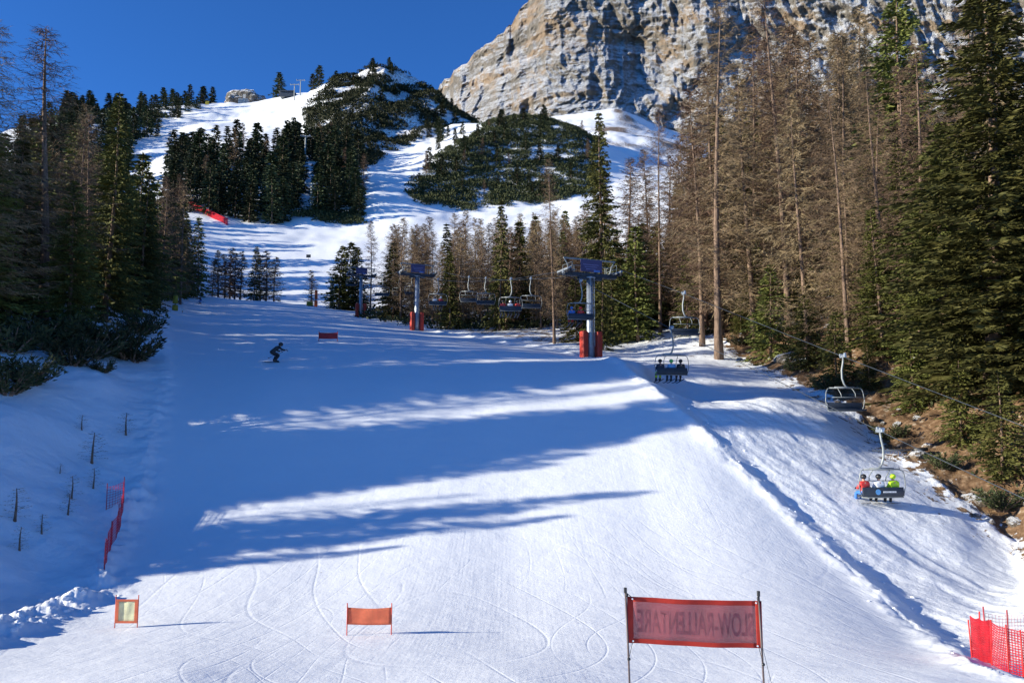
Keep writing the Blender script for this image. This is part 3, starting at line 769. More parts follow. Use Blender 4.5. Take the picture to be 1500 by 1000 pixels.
fill(60, -120, 290, 58, 195, 17, 23, .62, ('spruces inside the left forest', 'larches inside the left forest'),
     ('dark spruce in the shaded forest left of the run', 'bare larch in the shaded forest left of the run'), 2.6, 6, ok=lf_ok, cap=lambda u: np.interp(u, [0, 130, 200, 290], [160, 150, 200, 290]))
fill(26, 170, 292, 105, 196, 15, 20, .5, ('spruces inside the left forest', 'larches inside the left forest'),
     ('dark spruce in the shaded forest left of the run', 'bare larch in the shaded forest left of the run'), 2.0, 66, ok=lf_ok, cap=lambda u: np.interp(u, [170, 210, 290], [190, 230, 290]))
def pines(n, u0, u1, d0, d1, h0, h1, group, label, mind, seed, ok=None, sxy=1.1, larches=.0, lg=None, ll=None):
    random.seed(seed); c_ = 0; tries = 0
    while c_ < n and tries < n*40:
        tries += 1
        u = random.uniform(u0, u1); d = math.exp(random.uniform(math.log(d0), math.log(d1))); x = at(u, d)
        if ok and not ok(u, d): continue
        if any((x-a)**2+(d-b)**2 < mind*mind for a, b in PLACED): continue
        h = random.uniform(h0, h1)*random.choice((1, 1, .8)); st = random.getstate()
        if random.random() < larches: plant('larch_tree', L_LAR, x, d, h, 20, ll, 'larch', lg, sxy*1.1)
        else: plant('stone_pine', L_SPR, x, d, h, 20, label, 'pine', group, sxy*random.uniform(.8, 1.15))
        random.setstate(st); random.random(); c_ += 1
pines(34, 20, 262, 205, 330, 14, 20, 'pines above the left forest', 'dark pine on the slope above the left forest', 4, 7, lambda u, d: u < 225 or d > 260, 1.1, .1, 'larches above the left forest', 'bare larch on the slope above the left forest')
pines(84, 50, 300, 360, 790, 16, 25, 'pines along the upper left ridge', 'dark pine on the ridge left of the upper run', 5, 8,
     lambda u, d: u < np.interp(d, [360, 480, 560, 620, 680, 760, 790], [190, 168, 195, 225, 255, 285, 300]) - (d < 520)*0, 1.3, .0, 'larches along the upper left ridge', 'bare larch on the ridge left of the upper run')
pines(34, 140, 302, 600, 800, 9, 15, 'pines along the upper left ridge', 'dark pine on the ridge left of the upper run', 3.5, 88,
     lambda u, d: u < np.interp(d, [600, 620, 680, 760, 800], [215, 225, 255, 290, 302]), 1.4)
pines(30, 0, 150, 400, 640, 14, 20, 'pines along the upper left ridge', 'dark pine on the ridge left of the upper run', 5, 89, None, 1.3)
pines(86, 238, 415, 312, 425, 16, 24, 'pines on the left knoll', 'dark pine on the wooded knoll beside the upper run', 3.2, 9, None, 1.1, .1, 'larches on the left knoll', 'bare larch on the wooded knoll beside the upper run')
pines(66, 408, 528, 322, 470, 14, 22, 'pines below the rocky knoll', 'dark pine on the steep slope under the rocky knoll', 3.6, 10, lambda u, d: not (436 < u < 460 and d < 420) and not (u > 505 and d > 430), 1.2, .1, 'larches below the rocky knoll', 'bare larch on the steep slope under the rocky knoll')
pines(36, 455, 670, 500, 660, 7, 13, 'small pines on the rocky knoll', 'small dark pine on top of the rocky knoll', 5, 11, lambda u, d: not (u < 500 and d < 560), 1.4)
pines(44, 620, 870, 365, 505, 7, 13, 'small pines on the round hill', 'small dark pine on the round hill below the cliffs', 5, 12, None, 1.3, .25, 'small larches on the round hill', 'small bare larch on the round hill below the cliffs')
for i, (u, d, vt, k, lab) in enumerate([(318, 186, 365, 'L', 'brown larch leftmost in the small clump beside the run'), (335, 190, 362, 'L', 'brown larch second from the left in the small clump beside the run'),
    (350, 187, 368, 'L', 'brown larch in the middle of the small clump beside the run'), (370, 185, 360, 'S', 'dark slim spruce in the small clump beside the run'),
    (388, 189, 366, 'L', 'brown larch right of the slim spruce in the small clump'), (400, 193, 375, 'L', 'brown larch rightmost in the small clump beside the run'), (327, 194, 372, 'L', 'brown larch set back between the two leftmost in the small clump'), (342, 196, 370, 'L', 'brown larch set back left of the slim spruce in the small clump'), (380, 196, 372, 'L', 'brown larch set back behind the slim spruce in the small clump'), (309, 191, 380, 'L', 'low brown larch at the left foot of the small clump'),
    (496, 176, 358, 'S', 'green spruce at the left end of the wood behind the towers'), (510, 178, 352, 'S', 'green spruce second from the left end of the wood behind the towers'),
    (524, 176, 360, 'S', 'green spruce third from the left end of the wood behind the towers'),
    (455, 186, 395, 'L', 'small lone larch on the snow left of the farthest of the three towers')]):
    x = at(u, d); h = hfor(u, d, vt)
    if k == 'S': plant('spruce_tree', M_SPR, x, d, h, 20, lab, 'spruce', None, 1.1 if u < 400 else 1.4, var=i)
    else: plant('larch_tree', L_LAR, x, d, h, 20, lab, 'larch', None, 1.7, var=i)
for i, (u, d, h, lab) in enumerate([(398, 790, 26, 'dark pointed tree on the skyline right of the upper run'), (458, 700, 20, 'dark tree left of the rocky knoll top on the skyline'), (449, 690, 15, 'smaller dark tree left of the rocky knoll top'), (285, 780, 18, 'dark tree on the skyline left of the upper run'), (297, 785, 18, 'second dark tree on the skyline left of the upper run')]):
    plant('spruce_tree', L_SPR, at(u, d), d, h, 20, lab, 'spruce', None, 1.4)
# trees beyond the left edge of the frame, whose shade falls on the run
random.seed(31)
OFFT = []
def shade_row(x, y0, h): OFFT.append((x, y0 + .22*x, h))
for x in (-31, -37): 
    for y0, h in ((35.3, 6.5), (36.6, 9), (38.2, 10.5)): shade_row(x+random.uniform(-1, 1), y0, h)
for x, hk in ((-34, 1), (-40, 1.15), (-47, 1.3)):
    for y0, h in ((42.4, 11), (43.8, 13.5), (45.3, 16), (46.5, 16.5), (54.0, 19), (56.0, 19), (58, 17), (61.5, 15), (64.5, 20), (67.5, 21)):
        if y0 > 60 and x > -45: continue
        shade_row(x+random.uniform(-1.5, 1.5), y0+random.uniform(-.35, .35), h*hk)
for k in range(36):
    y = random.uniform(44, 170); x = -.66*y - random.uniform(10, 55) - (6 if y < 60 else 0)
    y0 = y - .22*x
    if y0 < 62 or x > -38: continue
    OFFT.append((x, y, random.uniform(14, 22)))
LARF = []
for x, y0, h in ((-38, 39.9, 10), (-45, 41.2, 13), (-37, 49.3, 15), (-44, 50.4, 18), (-40, 52.4, 17), (-50, 53.0, 19)): LARF.append((x, y0+.22*x, h))
for x, y, h in LARF: plant('larch_tree', H_LAR, x, y, h, 24, 'tall tree just outside the left edge of the picture', 'tree', 'trees outside the left edge', .75)
for k in range(24):
    y = 36+k*3.4+random.uniform(-1.5, 1.5); x = -random.uniform(78, 104)
    if x > -.66*y-8: x = -.66*y-14
    OFFT.append((x, y, random.uniform(20, 25)))
for i, (x, y, h) in enumerate(OFFT):
    s_ = True
    plant('spruce_tree' if s_ else 'larch_tree', (H_SPR if s_ else H_LAR) if y < 60 else (M_SPR if s_ else M_LAR), x, y, h, 20 if (s_ or y >= 60) else 24, 'tall tree just outside the left edge of the picture', 'tree', 'trees outside the left edge', 1.1)
# dwarf pines and shrubs on the left bank
random.seed(5)
for i, (u, v, d, s, lab) in enumerate([(195, 500, 56, 2.6, 'dark dwarf pine overhanging the bank beside the run, rightmost on the left bank'), (165, 495, 57, 2.6, 'dark dwarf pine second from the run on the left bank'),
    (130, 505, 53, 2.6, 'large dark dwarf pine in the middle of the left bank thicket'), (105, 520, 49, 1.8, 'low dark dwarf pine hanging lowest over the left bank'), (85, 500, 54, 2.6, 'dark dwarf pine above the lowest hanging one'),
    (40, 545, 44, 1.9, 'dark dwarf pine near the left edge above the bare snow bank'), (10, 565, 42, 1.9, 'dark dwarf pine at the left edge of the picture'), (55, 500, 52, 2.6, 'tall dwarf pine behind the one near the left edge'),
    (15, 510, 48, 2.6, 'dark dwarf pine in front of the left edge larch'), (150, 530, 50, 1.0, 'small dark dwarf pine at the foot of the left bank thicket'), (205, 478, 68, 2.4, 'dwarf pine below the dark spruce at the forest edge')]):
    x = XT(u, v)*d; plant('dwarf_pine', PINE, x, d, s*.85, 1.0, lab, 'dwarf pine', 'dwarf pines on the left bank', 1.05, sink=.15)
for i, (u, v, d, s, lab) in enumerate([(135, 668, 40.5, 1.5, 'bare sapling tallest on the left snow bank'), (137, 705, 38.2, .95, 'small bare sapling below the tallest one on the snow bank'), (22, 755, 33, 1.3, 'thin bare sapling lower left near the left edge'),
    (30, 782, 31.6, .9, 'short bare sapling lowest on the left snow bank'), (62, 765, 33, .8, 'short bare sapling right of the lowest one'), (100, 745, 35, .9, 'small bare shoot in the middle of the snow bank'), (105, 725, 36.5, 1.0, 'bare shoot above the middle of the snow bank'),
    (185, 625, 44, 1.2, 'bare sapling nearest the run on the left bank'), (120, 625, 42.5, .8, 'small bare shoot high on the left bank'), (88, 690, 38, .5, 'tiny dark shoot on the left bank')]):
    x = XT(u, v)*d; plant('larch_sapling', SAPL, x, d, s, 2, lab, 'sapling', 'saplings poking out of the left bank', 1.8, sink=.05)
# twiggy bushes on the right bank
for i, (u, d, s, lab) in enumerate([(1165, 70, 1.0, 'low green bush on the stony bank left of the empty chair'), (1210, 61, 1.1, 'low dark bush under the young spruce behind the empty chair'), (1300, 53, 1.0, 'low bush above the brown bank right of the empty chair'),
    (1370, 47, .9, 'low bush on the brown bank under the big spruce'), (1450, 43, 1.1, 'low bush at the upper edge of the brown bank by the right edge'), (1085, 86, 1.3, 'low bush at the head of the brown bank'), (1040, 92, 1.1, 'low bush beside the tall straight larch')]):
    plant('dwarf_pine', PINE, at(u, d), d, s, 1.0, lab, 'dwarf pine', 'low bushes on the right bank', 1.3, sink=.1)

# stuff: dwarf pine cover of the hills, ground litter
def cover(name, n, region, size, seed, kw, label_mat='mugo', tuft=34, okf=None):
    random.seed(seed); tb = TB(); pts = []
    t = 0
    while len(pts) < n and t < n*20:
        t += 1; u = random.uniform(region[0], region[1]); d = random.uniform(region[2], region[3]); x = at(u, d)
        pts.append((u, x, d))
        if okf and not okf(u, d, x): pts.pop()
    arr = np.array(pts); zs = ground(arr[:, 1], arr[:, 2])
    for (u, x, d), z in zip(pts, zs):
        s = size*random.uniform(.45, 1.25)
        for k in range(tuft):
            a = random.uniform(0, 6.28); r = s*math.sqrt(random.random())*.9
            p = (x+math.cos(a)*r, d+math.sin(a)*r, z-.3 + s*.62*random.random()*(1-(r/s)**2*.7))
            dd = nrm((math.cos(a)*.6+random.uniform(-.5, .5), math.sin(a)*.6+random.uniform(-.5, .5), random.uniform(.1, 1)))
            kite(tb, p, dd, kw*random.uniform(1.3, 2.6)*s*.5, kw*s*.5)
    me = tb.mesh(name, M[label_mat]); o = bpy.data.objects.new(name, me); COL.objects.link(o); o['kind'] = 'stuff'; return o
def hillmask(u, d, x):
    w = math.sin(u*.09)*6 + random.uniform(-6, 6)
    lo = np.interp(u, [590, 610, 640, 680, 720, 800, 865], [372, 352, 349, 350, 352, 360, 374]) + 1
    hi = np.interp(u, [590, 600, 640, 680, 720, 760, 860, 880], [376, 385, 425, 470, 510, 560, 540, 500])
    dens = noise3(np.array([x/13.]), np.array([d/13.]), np.array([0.]))[0]
    return lo + w*.4 < d < hi + w and dens > -.68 and random.random() < .85+.9*(noise3(np.array([x/5.]), np.array([d/5.]), np.array([3.]))[0])
cover('dwarf_pine_cover', 3000, (588, 880, 345, 565), 3.0, 21, .31, tuft=84, okf=hillmask)
def knollmask(u, d, x):
    dens = noise3(np.array([x/16.]), np.array([d/16.]), np.array([4.]))[0]
    hi = np.interp(u, [455, 480, 560, 620, 690], [620, 670, 680, 665, 640]); lo = np.interp(u, [440, 480, 530, 560, 620, 690], [560, 480, 430, 470, 525, 585])
    return lo < d < hi and dens > -.42
cover('mountain_pine_cover', 2000, (440, 695, 430, 680), 4.0, 22, .34, tuft=76, okf=knollmask)
def lowmask(u, d, x):
    dens = noise3(np.array([x/10.]), np.array([d/10.]), np.array([8.]))[0]
    return dens > .0 and not (428 < u < 458 and d > 330)
cover('scrub_cover', 620, (415, 525, 320, 470), 2.8, 23, .36, tuft=50, okf=lowmask)
cover('ridge_scrub', 420, (60, 245, 380, 700), 4.0, 24, .6, okf=lambda u, d, x: u < np.interp(d, [380, 480, 560, 650, 720], [180, 165, 180, 220, 240]))
def rightundermask(u, d, x):
    return polydist(np.array([x]), np.array([d]), BANK)[0] > 3.5 and noise3(np.array([x/4.]), np.array([d/4.]), np.array([8.]))[0] > -.15
cover('forest_undergrowth', 1000, (860, 1560, 44, 170), 1.1, 25, .30, okf=rightundermask, tuft=34)
cover('undergrowth_behind_towers', 420, (520, 860, 124, 190), 1.8, 26, .35, okf=lambda u, d, x: u > 530 + max(0, (150-d))*2.4)
cover('shaded_undergrowth', 520, (-150, 280, 56, 190), 1.6, 27, .32, okf=lambda u, d, x: u < np.interp(d, [50, 62, 75, 100, 130, 190], [60, 100, 150, 190, 215, 270]))
# dead grass and twigs on the brown bank
def litter():
    random.seed(77); tb = TB(); pts = []
    while len(pts) < 2600:
        u = random.uniform(1000, 1560); d = random.uniform(38, 108); x = at(u, d); pts.append((x, d))
    a = np.array(pts); sb = polydist(a[:, 0], a[:, 1], BANK)
    keep = (sb > -.6) & (sb < 9) & (fbm(a[:, 0]*.6, a[:, 1]*.6, a[:, 0]*0, 3) > -.15); a = a[keep]; zs = ground(a[:, 0], a[:, 1])
    for (x, y), z in zip(a, zs):
        for k in range(7):
            p = (x+random.uniform(-.5, .5), y+random.uniform(-.5, .5), z-.02)
            sliver(tb, p, nrm((random.uniform(-1, 1), random.uniform(-1, 1), random.uniform(.3, 1.2))), random.uniform(.15, .5), .035)
    me = tb.mesh('dead_grass', M['straw']); o = bpy.data.objects.new('dead_grass', me); COL.objects.link(o); o['kind'] = 'stuff'
litter()

# stones on the bank
def rockmesh(seed, sub=3, flat=.7):
    bm = bmesh.new(); bmesh.ops.create_icosphere(bm, subdivisions=sub, radius=1)
    co = np.array([v.co[:] for v in bm.verts])
    nn = ridged(co[:, 0]*1.1+seed*7, co[:, 1]*1.1, co[:, 2]*1.1, 4)*.3 + fbm(co[:, 0]*2.6, co[:, 1]*2.6+seed, co[:, 2]*2.6, 3)*.22
    for v, k in zip(bm.verts, nn): v.co *= (1+k); v.co.z *= flat
    me = bpy.data.meshes.new('rock'); bm.to_mesh(me); bm.free(); me.materials.append(M['boulder']); return me
RK = [rockmesh(i) for i in range(4)]
random.seed(3)
def rock(x, y, s, label, group=None, mat=None, me=None, sink=.25, name='rock'):
    o = bpy.data.objects.new(name, me or random.choice(RK)); COL.objects.link(o)
    o.location = (x, y, gz(x, y)-s*sink+.0); o.scale = (s*random.uniform(.8, 1.3), s*random.uniform(.8, 1.2), s)
    o.rotation_euler = (random.uniform(-.3, .3), random.uniform(-.3, .3), random.uniform(0, 6.28)); props(o, label, 'rock', group); return o
for u, d, s, lab in [(1335, 48.5, .5, 'pale boulder on the brown bank under the young spruces'), (1348, 50, .35, 'smaller pale stone beside the pale boulder on the bank'), (1405, 44.5, .4, 'pale stone low on the brown bank'),
                     (1420, 44, .45, 'pale stone beside another, low on the brown bank'), (1270, 56, .32, 'pale stone behind the empty chair'), (1150, 76, .9, 'stone at the middle of the stony bank'), (1135, 79, .8, 'stone left in the stony bank'),
                     (1175, 72, .8, 'stone right in the stony bank'), (1470, 42, .35, 'small stone on the bank near the right edge')]:
    rock(at(u, d), d, s, lab)
for i in range(34):
    t = random.random(); k = random.randint(1, len(BANK)-3); ax_, ay_ = BANK[k]; bx_, by_ = BANK[k+1]
    x = ax_+(bx_-ax_)*t+random.uniform(-.5, 4); y = ay_+(by_-ay_)*t+random.uniform(0, 3)
    rock(x, y, random.uniform(.1, .3), 'small pale stone scattered on the brown bank', 'small stones on the brown bank')
# lumps of snow
SNOWB = []
for i in range(3):
    me = RK[i].copy(); me.materials.clear(); me.materials.append(M['snow']); me.shade_smooth(); SNOWB.append(me)
for i in range(46):
    k = random.random(); x0, y0 = EDGE_L[1]; x1, y1 = EDGE_L[3]
    y = y0+(y1-y0)*k; x = x0+(x1-x0)*k
    rock(x+random.gauss(0, .45), y+random.gauss(0, .3), random.uniform(.04, .12), 'lump of snow in the broken ridge at the lower left of the run', 'snow lumps along the lower left edge', me=SNOWB[i % 3], sink=.3, name='snow_lump')
for i in range(40):
    y = random.uniform(19, 52); x = float(np.interp(y, [p[1] for p in EDGE_R], [p[0] for p in EDGE_R])) + random.gauss(.7, .45)
    rock(x, y, random.uniform(.03, .08), 'small snow clod along the right edge of the run', 'snow clods along the right edge', me=SNOWB[i % 3], sink=.2, name='snow_clod')
# outcrop on the skyline
me = rockmesh(9, 5, .55); me.materials.clear(); me.materials.append(M['outcrop'])
o = bpy.data.objects.new('rock_outcrop', me); COL.objects.link(o); x = at(345, 820); o.location = (x, 820, gz(x, 820)+3); o.scale = (19, 12, 21)
props(o, 'grey rock outcrop with snow on the skyline at the top of the upper run', 'rock outcrop')

# ------------------------------------------------------------------ chairlift
LA, LB = 37.4, -.427; RZ = math.atan(-LB)              # line of the lift: x = LA + LB*y ; heading turned RZ to the left
OFF = 2.45
def cable_x(side, y): return (LA + side*OFF) + LB*y     # side -1 uphill, +1 downhill
CZ = {-1: [(14, -9.5), (30, -4.2), (41, .35), (57, 7.3), (72, 14.1), (83, 15.4), (95, 17.4), (107, 20.0), (119, 23.3), (135, 25.3), (151, 29.2), (190, 37.5)],
      +1: [(14, -8.0), (38.7, .4), (48.5, 4.46), (63, 10.6), (72, 14.3), (83, 15.6), (95, 17.6), (107, 20.2), (119, 23.5), (135, 25.5), (151, 29.4), (190, 37.7)]}
def cable_z(side, y):
    t = CZ[side]; z = float(np.interp(y, [a for a, b in t], [b for a, b in t]))
    return z
for side, lab in ((-1, 'haul cable carrying the occupied chairs up the slope'), (1, 'haul cable carrying the empty chairs down the slope')):
    mb = MB(); ysamp = [14, 22, 30, 38.7, 41, 48.5, 57, 63, 72] + [77, 83, 89, 95, 101, 107, 113, 119] + [135, 151, 170, 190]
    mb.tube([(cable_x(side, y), y, cable_z(side, y)) for y in ysamp], .019, 6)
    props(mb.build('haul_cable', M['darksteel']), lab, 'cable', None)

def make_tower(H=9.0):
    t = thing('lift_tower', '', 'lift tower')
    mb = MB(); n = 9
    mb.tube([(0, 0, -.6), (0, 0, 2), (0, 0, H-1.6)], [.36, .33, .27], 18); mb.tube([(0, 0, H-1.62), (0, 0, H-1.5)], .48, 18)
    mb.tube([(0, 0, -.6), (0, 0, .12)], .62, 18); mb.build('pole', M['steel'], t, True)
    m = MB()
    for k in range(12): m.box((.0, -.45, 1.6+k*.4), (.35, .04, .04))
    m.tube([(-.18, -.45, 1.2), (-.18, -.45, H-1.6)], .022, 6); m.tube([(.18, -.45, 1.2), (.18, -.45, H-1.6)], .022, 6); m.build('ladder', M['steel'], t)
    for s in (-1, 1):
        MB().box((s*.68, -.1, 1.1), (.52, .75, 2.9), bev=.1).build('safety_padding', M['redpad'], t)
    a = MB(); a.box((0, 0, H-1.32), (5.1, .5, .36), bev=.04); a.box((0, 0, H-1.62), (2.2, .42, .26), bev=.04); a.build('crossarm', M['darksteel'], t)
    c2 = MB()
    for k in range(2):
        s = (-1, 1)[k]
        w = MB(); w.box((s*OFF, 0, H-1.0), (.16, 2.4, .16)); w.box((s*OFF, 0, H-1.15), (.3, .3, .3))
        sh = w.build('sheave_assembly', M['steel'], t)
        for j in range(6):
            yy = -1.05+j*.42
            q = MB(); q.tube([(s*OFF-.06, yy, H-1.16), (s*OFF+.06, yy, H-1.16)], .19, 14); q.build('sheave', M['black'], sh)
        cw = MB(); cw.box((s*(OFF-.5), 0, H-1.1), (.4, 1.8, .05))
        for yy in (-.88, .88): cw.tube([(s*(OFF-.32), yy, H-1.1), (s*(OFF-.32), yy, H-.4)], .022, 6)
        for zz in (.4, .75): cw.tube([(s*(OFF-.32), -.9, H-zz), (s*(OFF-.32), .9, H-zz)], .022, 6)
        cw.build('catwalk', M['lightsteel'], t)
    g = MB(); g.box((0, 0, H+.1), (5.0, .14, .12))
    for s in (-1, 1):
        g.tube([(s*2.45, 0, H+.1), (s*2.15, 0, H-.4), (s*1.95, 0, H-1.15)], .055, 8); g.tube([(s*1.5, 0, H-.5), (s*1.5, 0, H-1.2)], .03, 6)
    g.tube([(-2.2, -.25, H-.55), (-1.1, -.25, H-.55)], .03, 6); g.tube([(1.1, -.25, H-.55), (2.2, -.25, H-.55)], .03, 6)
    g.build('maintenance_gantry', M['lightsteel'], t)
    b = MB().box((0, -.3, H-.52), (2.05, .06, 1.12)).build('board', M['board'], t)
    mk = MB()
    for r_ in range(3): mk.box((-.05, -.334, H-.42-r_*.2), (1.5-.3*r_, .006, .045))
    mk.build('board_lettering', M['boardmark'], b)
    MB().box((.52, -.336, H-.98), (.6, .008, .2)).build('board_patch', M['bluepatch'], b)
    return t
def copy_tree(o, parent=None):
    c_ = o.copy(); COL.objects.link(c_)
    if parent: c_.parent = parent
    for ch in list(o.children): copy_tree(ch, c_)
    return c_
tw = make_tower()
TWR = [(865, 72, 522, 'nearest lift tower, with tall red padding, beside the right edge of the run'), (609, 119, 484, 'middle lift tower, before the brown wood'), (525, 151, 464, 'farthest of the three lift towers with boards, white and slim with red padding')]
tower_objs = []
for i, (u, y, v, lab) in enumerate(TWR):
    t = tw if i == 0 else None
    if t is None: t = copy_tree(tw)
    x = LA+LB*y; zb = gz(x, y); ztop = cable_z(-1, y) + 1.0
    s = (ztop - zb)/9.0
    t.location = (x, y, zb-.1); t.rotation_euler = (0, 0, RZ); t.scale = (1, 1, s)
    t['label'] = lab; t['group'] = 'lift towers beside the run'; tower_objs.append(t)

def pylon(x, y, h, label, group, w=4.0, gan=True):
    t = thing('far_lift_pylon', label, 'lift pylon', (x, y, gz(x, y)-.3), 0, group)
    MB().tube([(0, 0, 0), (0, 0, h)], [.5, .36], 10).build('pole', M['lightsteel'], t)
    m = MB(); m.box((0, 0, h-.3), (w, .5, .5)); m.build('crossarm', M['lightsteel'], t)
    for s in (-1, 1): MB().box((s*w*.5, 0, h-.2), (.3, 2.6, .7)).build('sheave_assembly', M['steel'], t)
    return t
pylon(at(451, 330), 330, 12.5, 'grey lift pylon in front of the dark trees left of the middle run', 'pylons of the upper lift', 4.6)
pylon(at(440, 420), 420, 14, 'grey lift pylon higher up among the dark trees', 'pylons of the upper lift', 4.6)
pylon(at(421, 720), 720, 15, 'left pylon on the skyline by the top station', 'pylons on the skyline', 7)
pylon(at(430, 735), 735, 15, 'right pylon on the skyline by the top station', 'pylons on the skyline', 7)
pylon(at(485, 184), 184, 6.5, 'thin grey post on the snow left of the farthest tower', None, 1.0)
st_ = thing('lift_station', 'small low top station roof beside the skyline pylons', 'lift station', (at(411, 742), 742, gz(at(411, 742), 742)))
MB().box((0, 0, 2.2), (12, 8, 4.4), bev=.1).build('wall', M['darksteel'], st_); MB().box((0, 0, 4.9), (14, 10, .8), bev=.1).build('roof', M['darksteel'], st_)
hut = thing('hut', 'small pale hut in front of the rock outcrop on the skyline', 'hut', (at(345, 795), 795, gz(at(345, 795), 795)-.5))
w_ = MB().box((0, 0, 3), (9, 6, 6)); w_.box((1.5, -3.2, 4.5), (2.6, 1, 10)); w_.build('wall', M['concrete'], hut)
r_ = MB().box((0, 0, 6.3), (10, 7, .5)).build('roof', M['wood'], hut)

# ------------------------------------------------------------------ chairs
def make_chair(label):
    t = thing('lift_chair', label, 'lift chair')
    # origin at the grip on the cable; seat 3.05 below, facing +y
    g = MB(); g.box((0, 0, .02), (.16, .55, .16), bev=.03); g.box((.0, .2, .12), (.12, .12, .16), bev=.02); g.tube([(-.1, -.15, .1), (.12, -.15, .1)], .08, 10); g.build('grip', M['bluepatch' if False else 'steel'], t)
    h = MB(); h.tube([(0, 0, -.05), (.02, -.02, -.35), (.10, -.04, -.8), (.10, -.03, -1.25), (0.02, 0, -1.55), (-.1, 0, -1.72), (-.35, 0, -1.8)], [.05, .05, .055, .055, .055, .055, .05], 10)
    h.tube([(-.6, 0, -1.78), (.6, 0, -1.78)], .06, 8); h.build('hanger_arm', M['lightsteel'], t, True)
    f = MB(); W_ = 1.06
    path = [(-.9, 0, -1.8), (-W_+.02, 0, -1.86), (-W_-.06, 0, -2.05), (-W_-.12, .02, -2.5), (-W_-.06, .02, -2.85), (-W_+.05, .02, -3.08)]
    f.tube(path, .027, 8); f.tube([(-x, y, z) for x, y, z in path], .027, 8)
    f.tube([(-.92, 0, -1.8), (.92, 0, -1.8)], .04, 8); f.tube([(-W_, .02, -3.1), (W_, .02, -3.1)], .035, 8)
    f.build('frame', M['lightsteel'], t, True)
    b = MB()
    for sx in (-1, 1):
        b.tube([(sx*.42, 0, -1.8), (sx*.44, .18, -1.95), (sx*.44, .38, -2.15), (sx*.42, .42, -2.35)], .022, 6)
    b.tube([(-1.0, .42, -2.35), (1.0, .42, -2.35)], .022, 6)
    b.build('safety_bar', M['lightsteel'], t, True)
    s = MB(); s.box((0, .24, -3.05), (2.1, .5, .1), bev=.03); s.build('seat', M['seatcloth'], t, True)
    bk = MB(); bk.box((0, -.04, -2.84), (2.1, .07, .42), rx=R(-8), bev=.03); br = bk.build('backrest', M['seatcloth'], t, True)
    return t
chairA = make_chair('tmp')
def set_chair(t, side, y, label, group, rzx=-.27):
    t.location = (cable_x(side, y), y, cable_z(side, y)); t.rotation_euler = (0, 0, RZ + (math.pi if side > 0 else 0)+rzx)
    t['label'] = label
    if group: t['group'] = group
    elif 'group' in t: del t['group']
    return t
first = [True]
def chair(side, u, label, group):
    tn = (u-750)/F
    y = (LA+side*OFF)/(tn-LB)
    if first[0]: t = chairA; first[0] = False
    else: t = copy_tree(chairA)
    return set_chair(t, side, y, label, group)
occ = []
occ.append(chair(-1, 1286, 'chair carrying riders in red, white and lime, nearest of the chairs', 'chairs of the lift'))
occ.append(chair(-1, 985, 'chair carrying three riders, one in light blue with a green helmet', 'chairs of the lift'))
occ.append(chair(-1, 852, 'chair with riders passing just left of the nearest lift tower', 'chairs of the lift'))
occ.append(chair(-1, 748, 'chair carrying two riders in red and one in white before the brown wood', 'chairs of the lift'))
occ.append(chair(-1, 640, 'chair with riders just right of the middle lift tower', 'chairs of the lift'))
chair(1, 1237, 'empty chair nearest the brown bank, hanging over the snow strip', 'chairs of the lift')
chair(1, 1005, 'empty chair at the head of the strip above the riders with the green helmet', 'chairs of the lift')
for u, lab in ((778, 'empty chair right of the riders in red before the brown wood'), (711, 'empty chair left of the riders in red before the brown wood'), (686, 'empty chair second left of the riders in red'),
               (602, 'empty chair just left of the middle lift tower'), (583, 'empty chair second left of the middle lift tower'), (512, 'empty chair left of the farthest lift tower')):
    chair(1, u, lab, 'chairs of the lift')
chair(-1, 557, 'empty chair on the uphill side between the two farther towers', 'chairs of the lift')
# mark on the near chair's back: round blue badge and a pale line of lettering too small to read
bk = [c_ for c_ in occ[0].children if c_.name.startswith('backrest')][0]
MB().tube([(-.28, -.088, -2.85), (-.28, -.098, -2.85)], .13, 18).build('badge', M['cyan'], bk)
m = MB()
random.seed(4)
xx = -.02
while xx < .62:
    w = random.uniform(.03, .06); m.box((xx+w/2, -.091, -2.85), (w, .008, .075)); xx += w+.018
m.build('lettering', M['white'], bk)

# ------------------------------------------------------------------ people
def skin(name, chains, mat, parent=None, sub=1, root=0):
    """chains: list of lists of (x,y,z,r[,ry]); first vertices equal to an earlier one join it"""
    vs = []; rad = []; es = []; key = {}
    for ch in chains:
        prev = None
        for p in ch:
            k = tuple(round(q, 4) for q in p[:3])
            if k not in key: key[k] = len(vs); vs.append(p[:3]); rad.append((p[3], p[4] if len(p) > 4 else p[3]))
            i = key[k]
            if prev is not None and prev != i: es.append((prev, i))
            prev = i
    me = bpy.data.meshes.new(name); me.from_pydata(vs, es, []); me.update()
    o = bpy.data.objects.new(name, me); COL.objects.link(o)
    md = o.modifiers.new('s', 'SKIN'); md.use_smooth_shade = True
    for i, sv in enumerate(me.skin_vertices[0].data): sv.radius = rad[i]; sv.use_root = (i == root)
    if sub: o.modifiers.new('u', 'SUBSURF').levels = sub
    dg = bpy.context.evaluated_depsgraph_get(); ev = o.evaluated_get(dg)
    nm = bpy.data.meshes.new_from_object(ev); nm.materials.clear(); nm.materials.append(mat); nm.shade_smooth()
    o.modifiers.clear(); o.data = nm; o.parent = parent
    return o
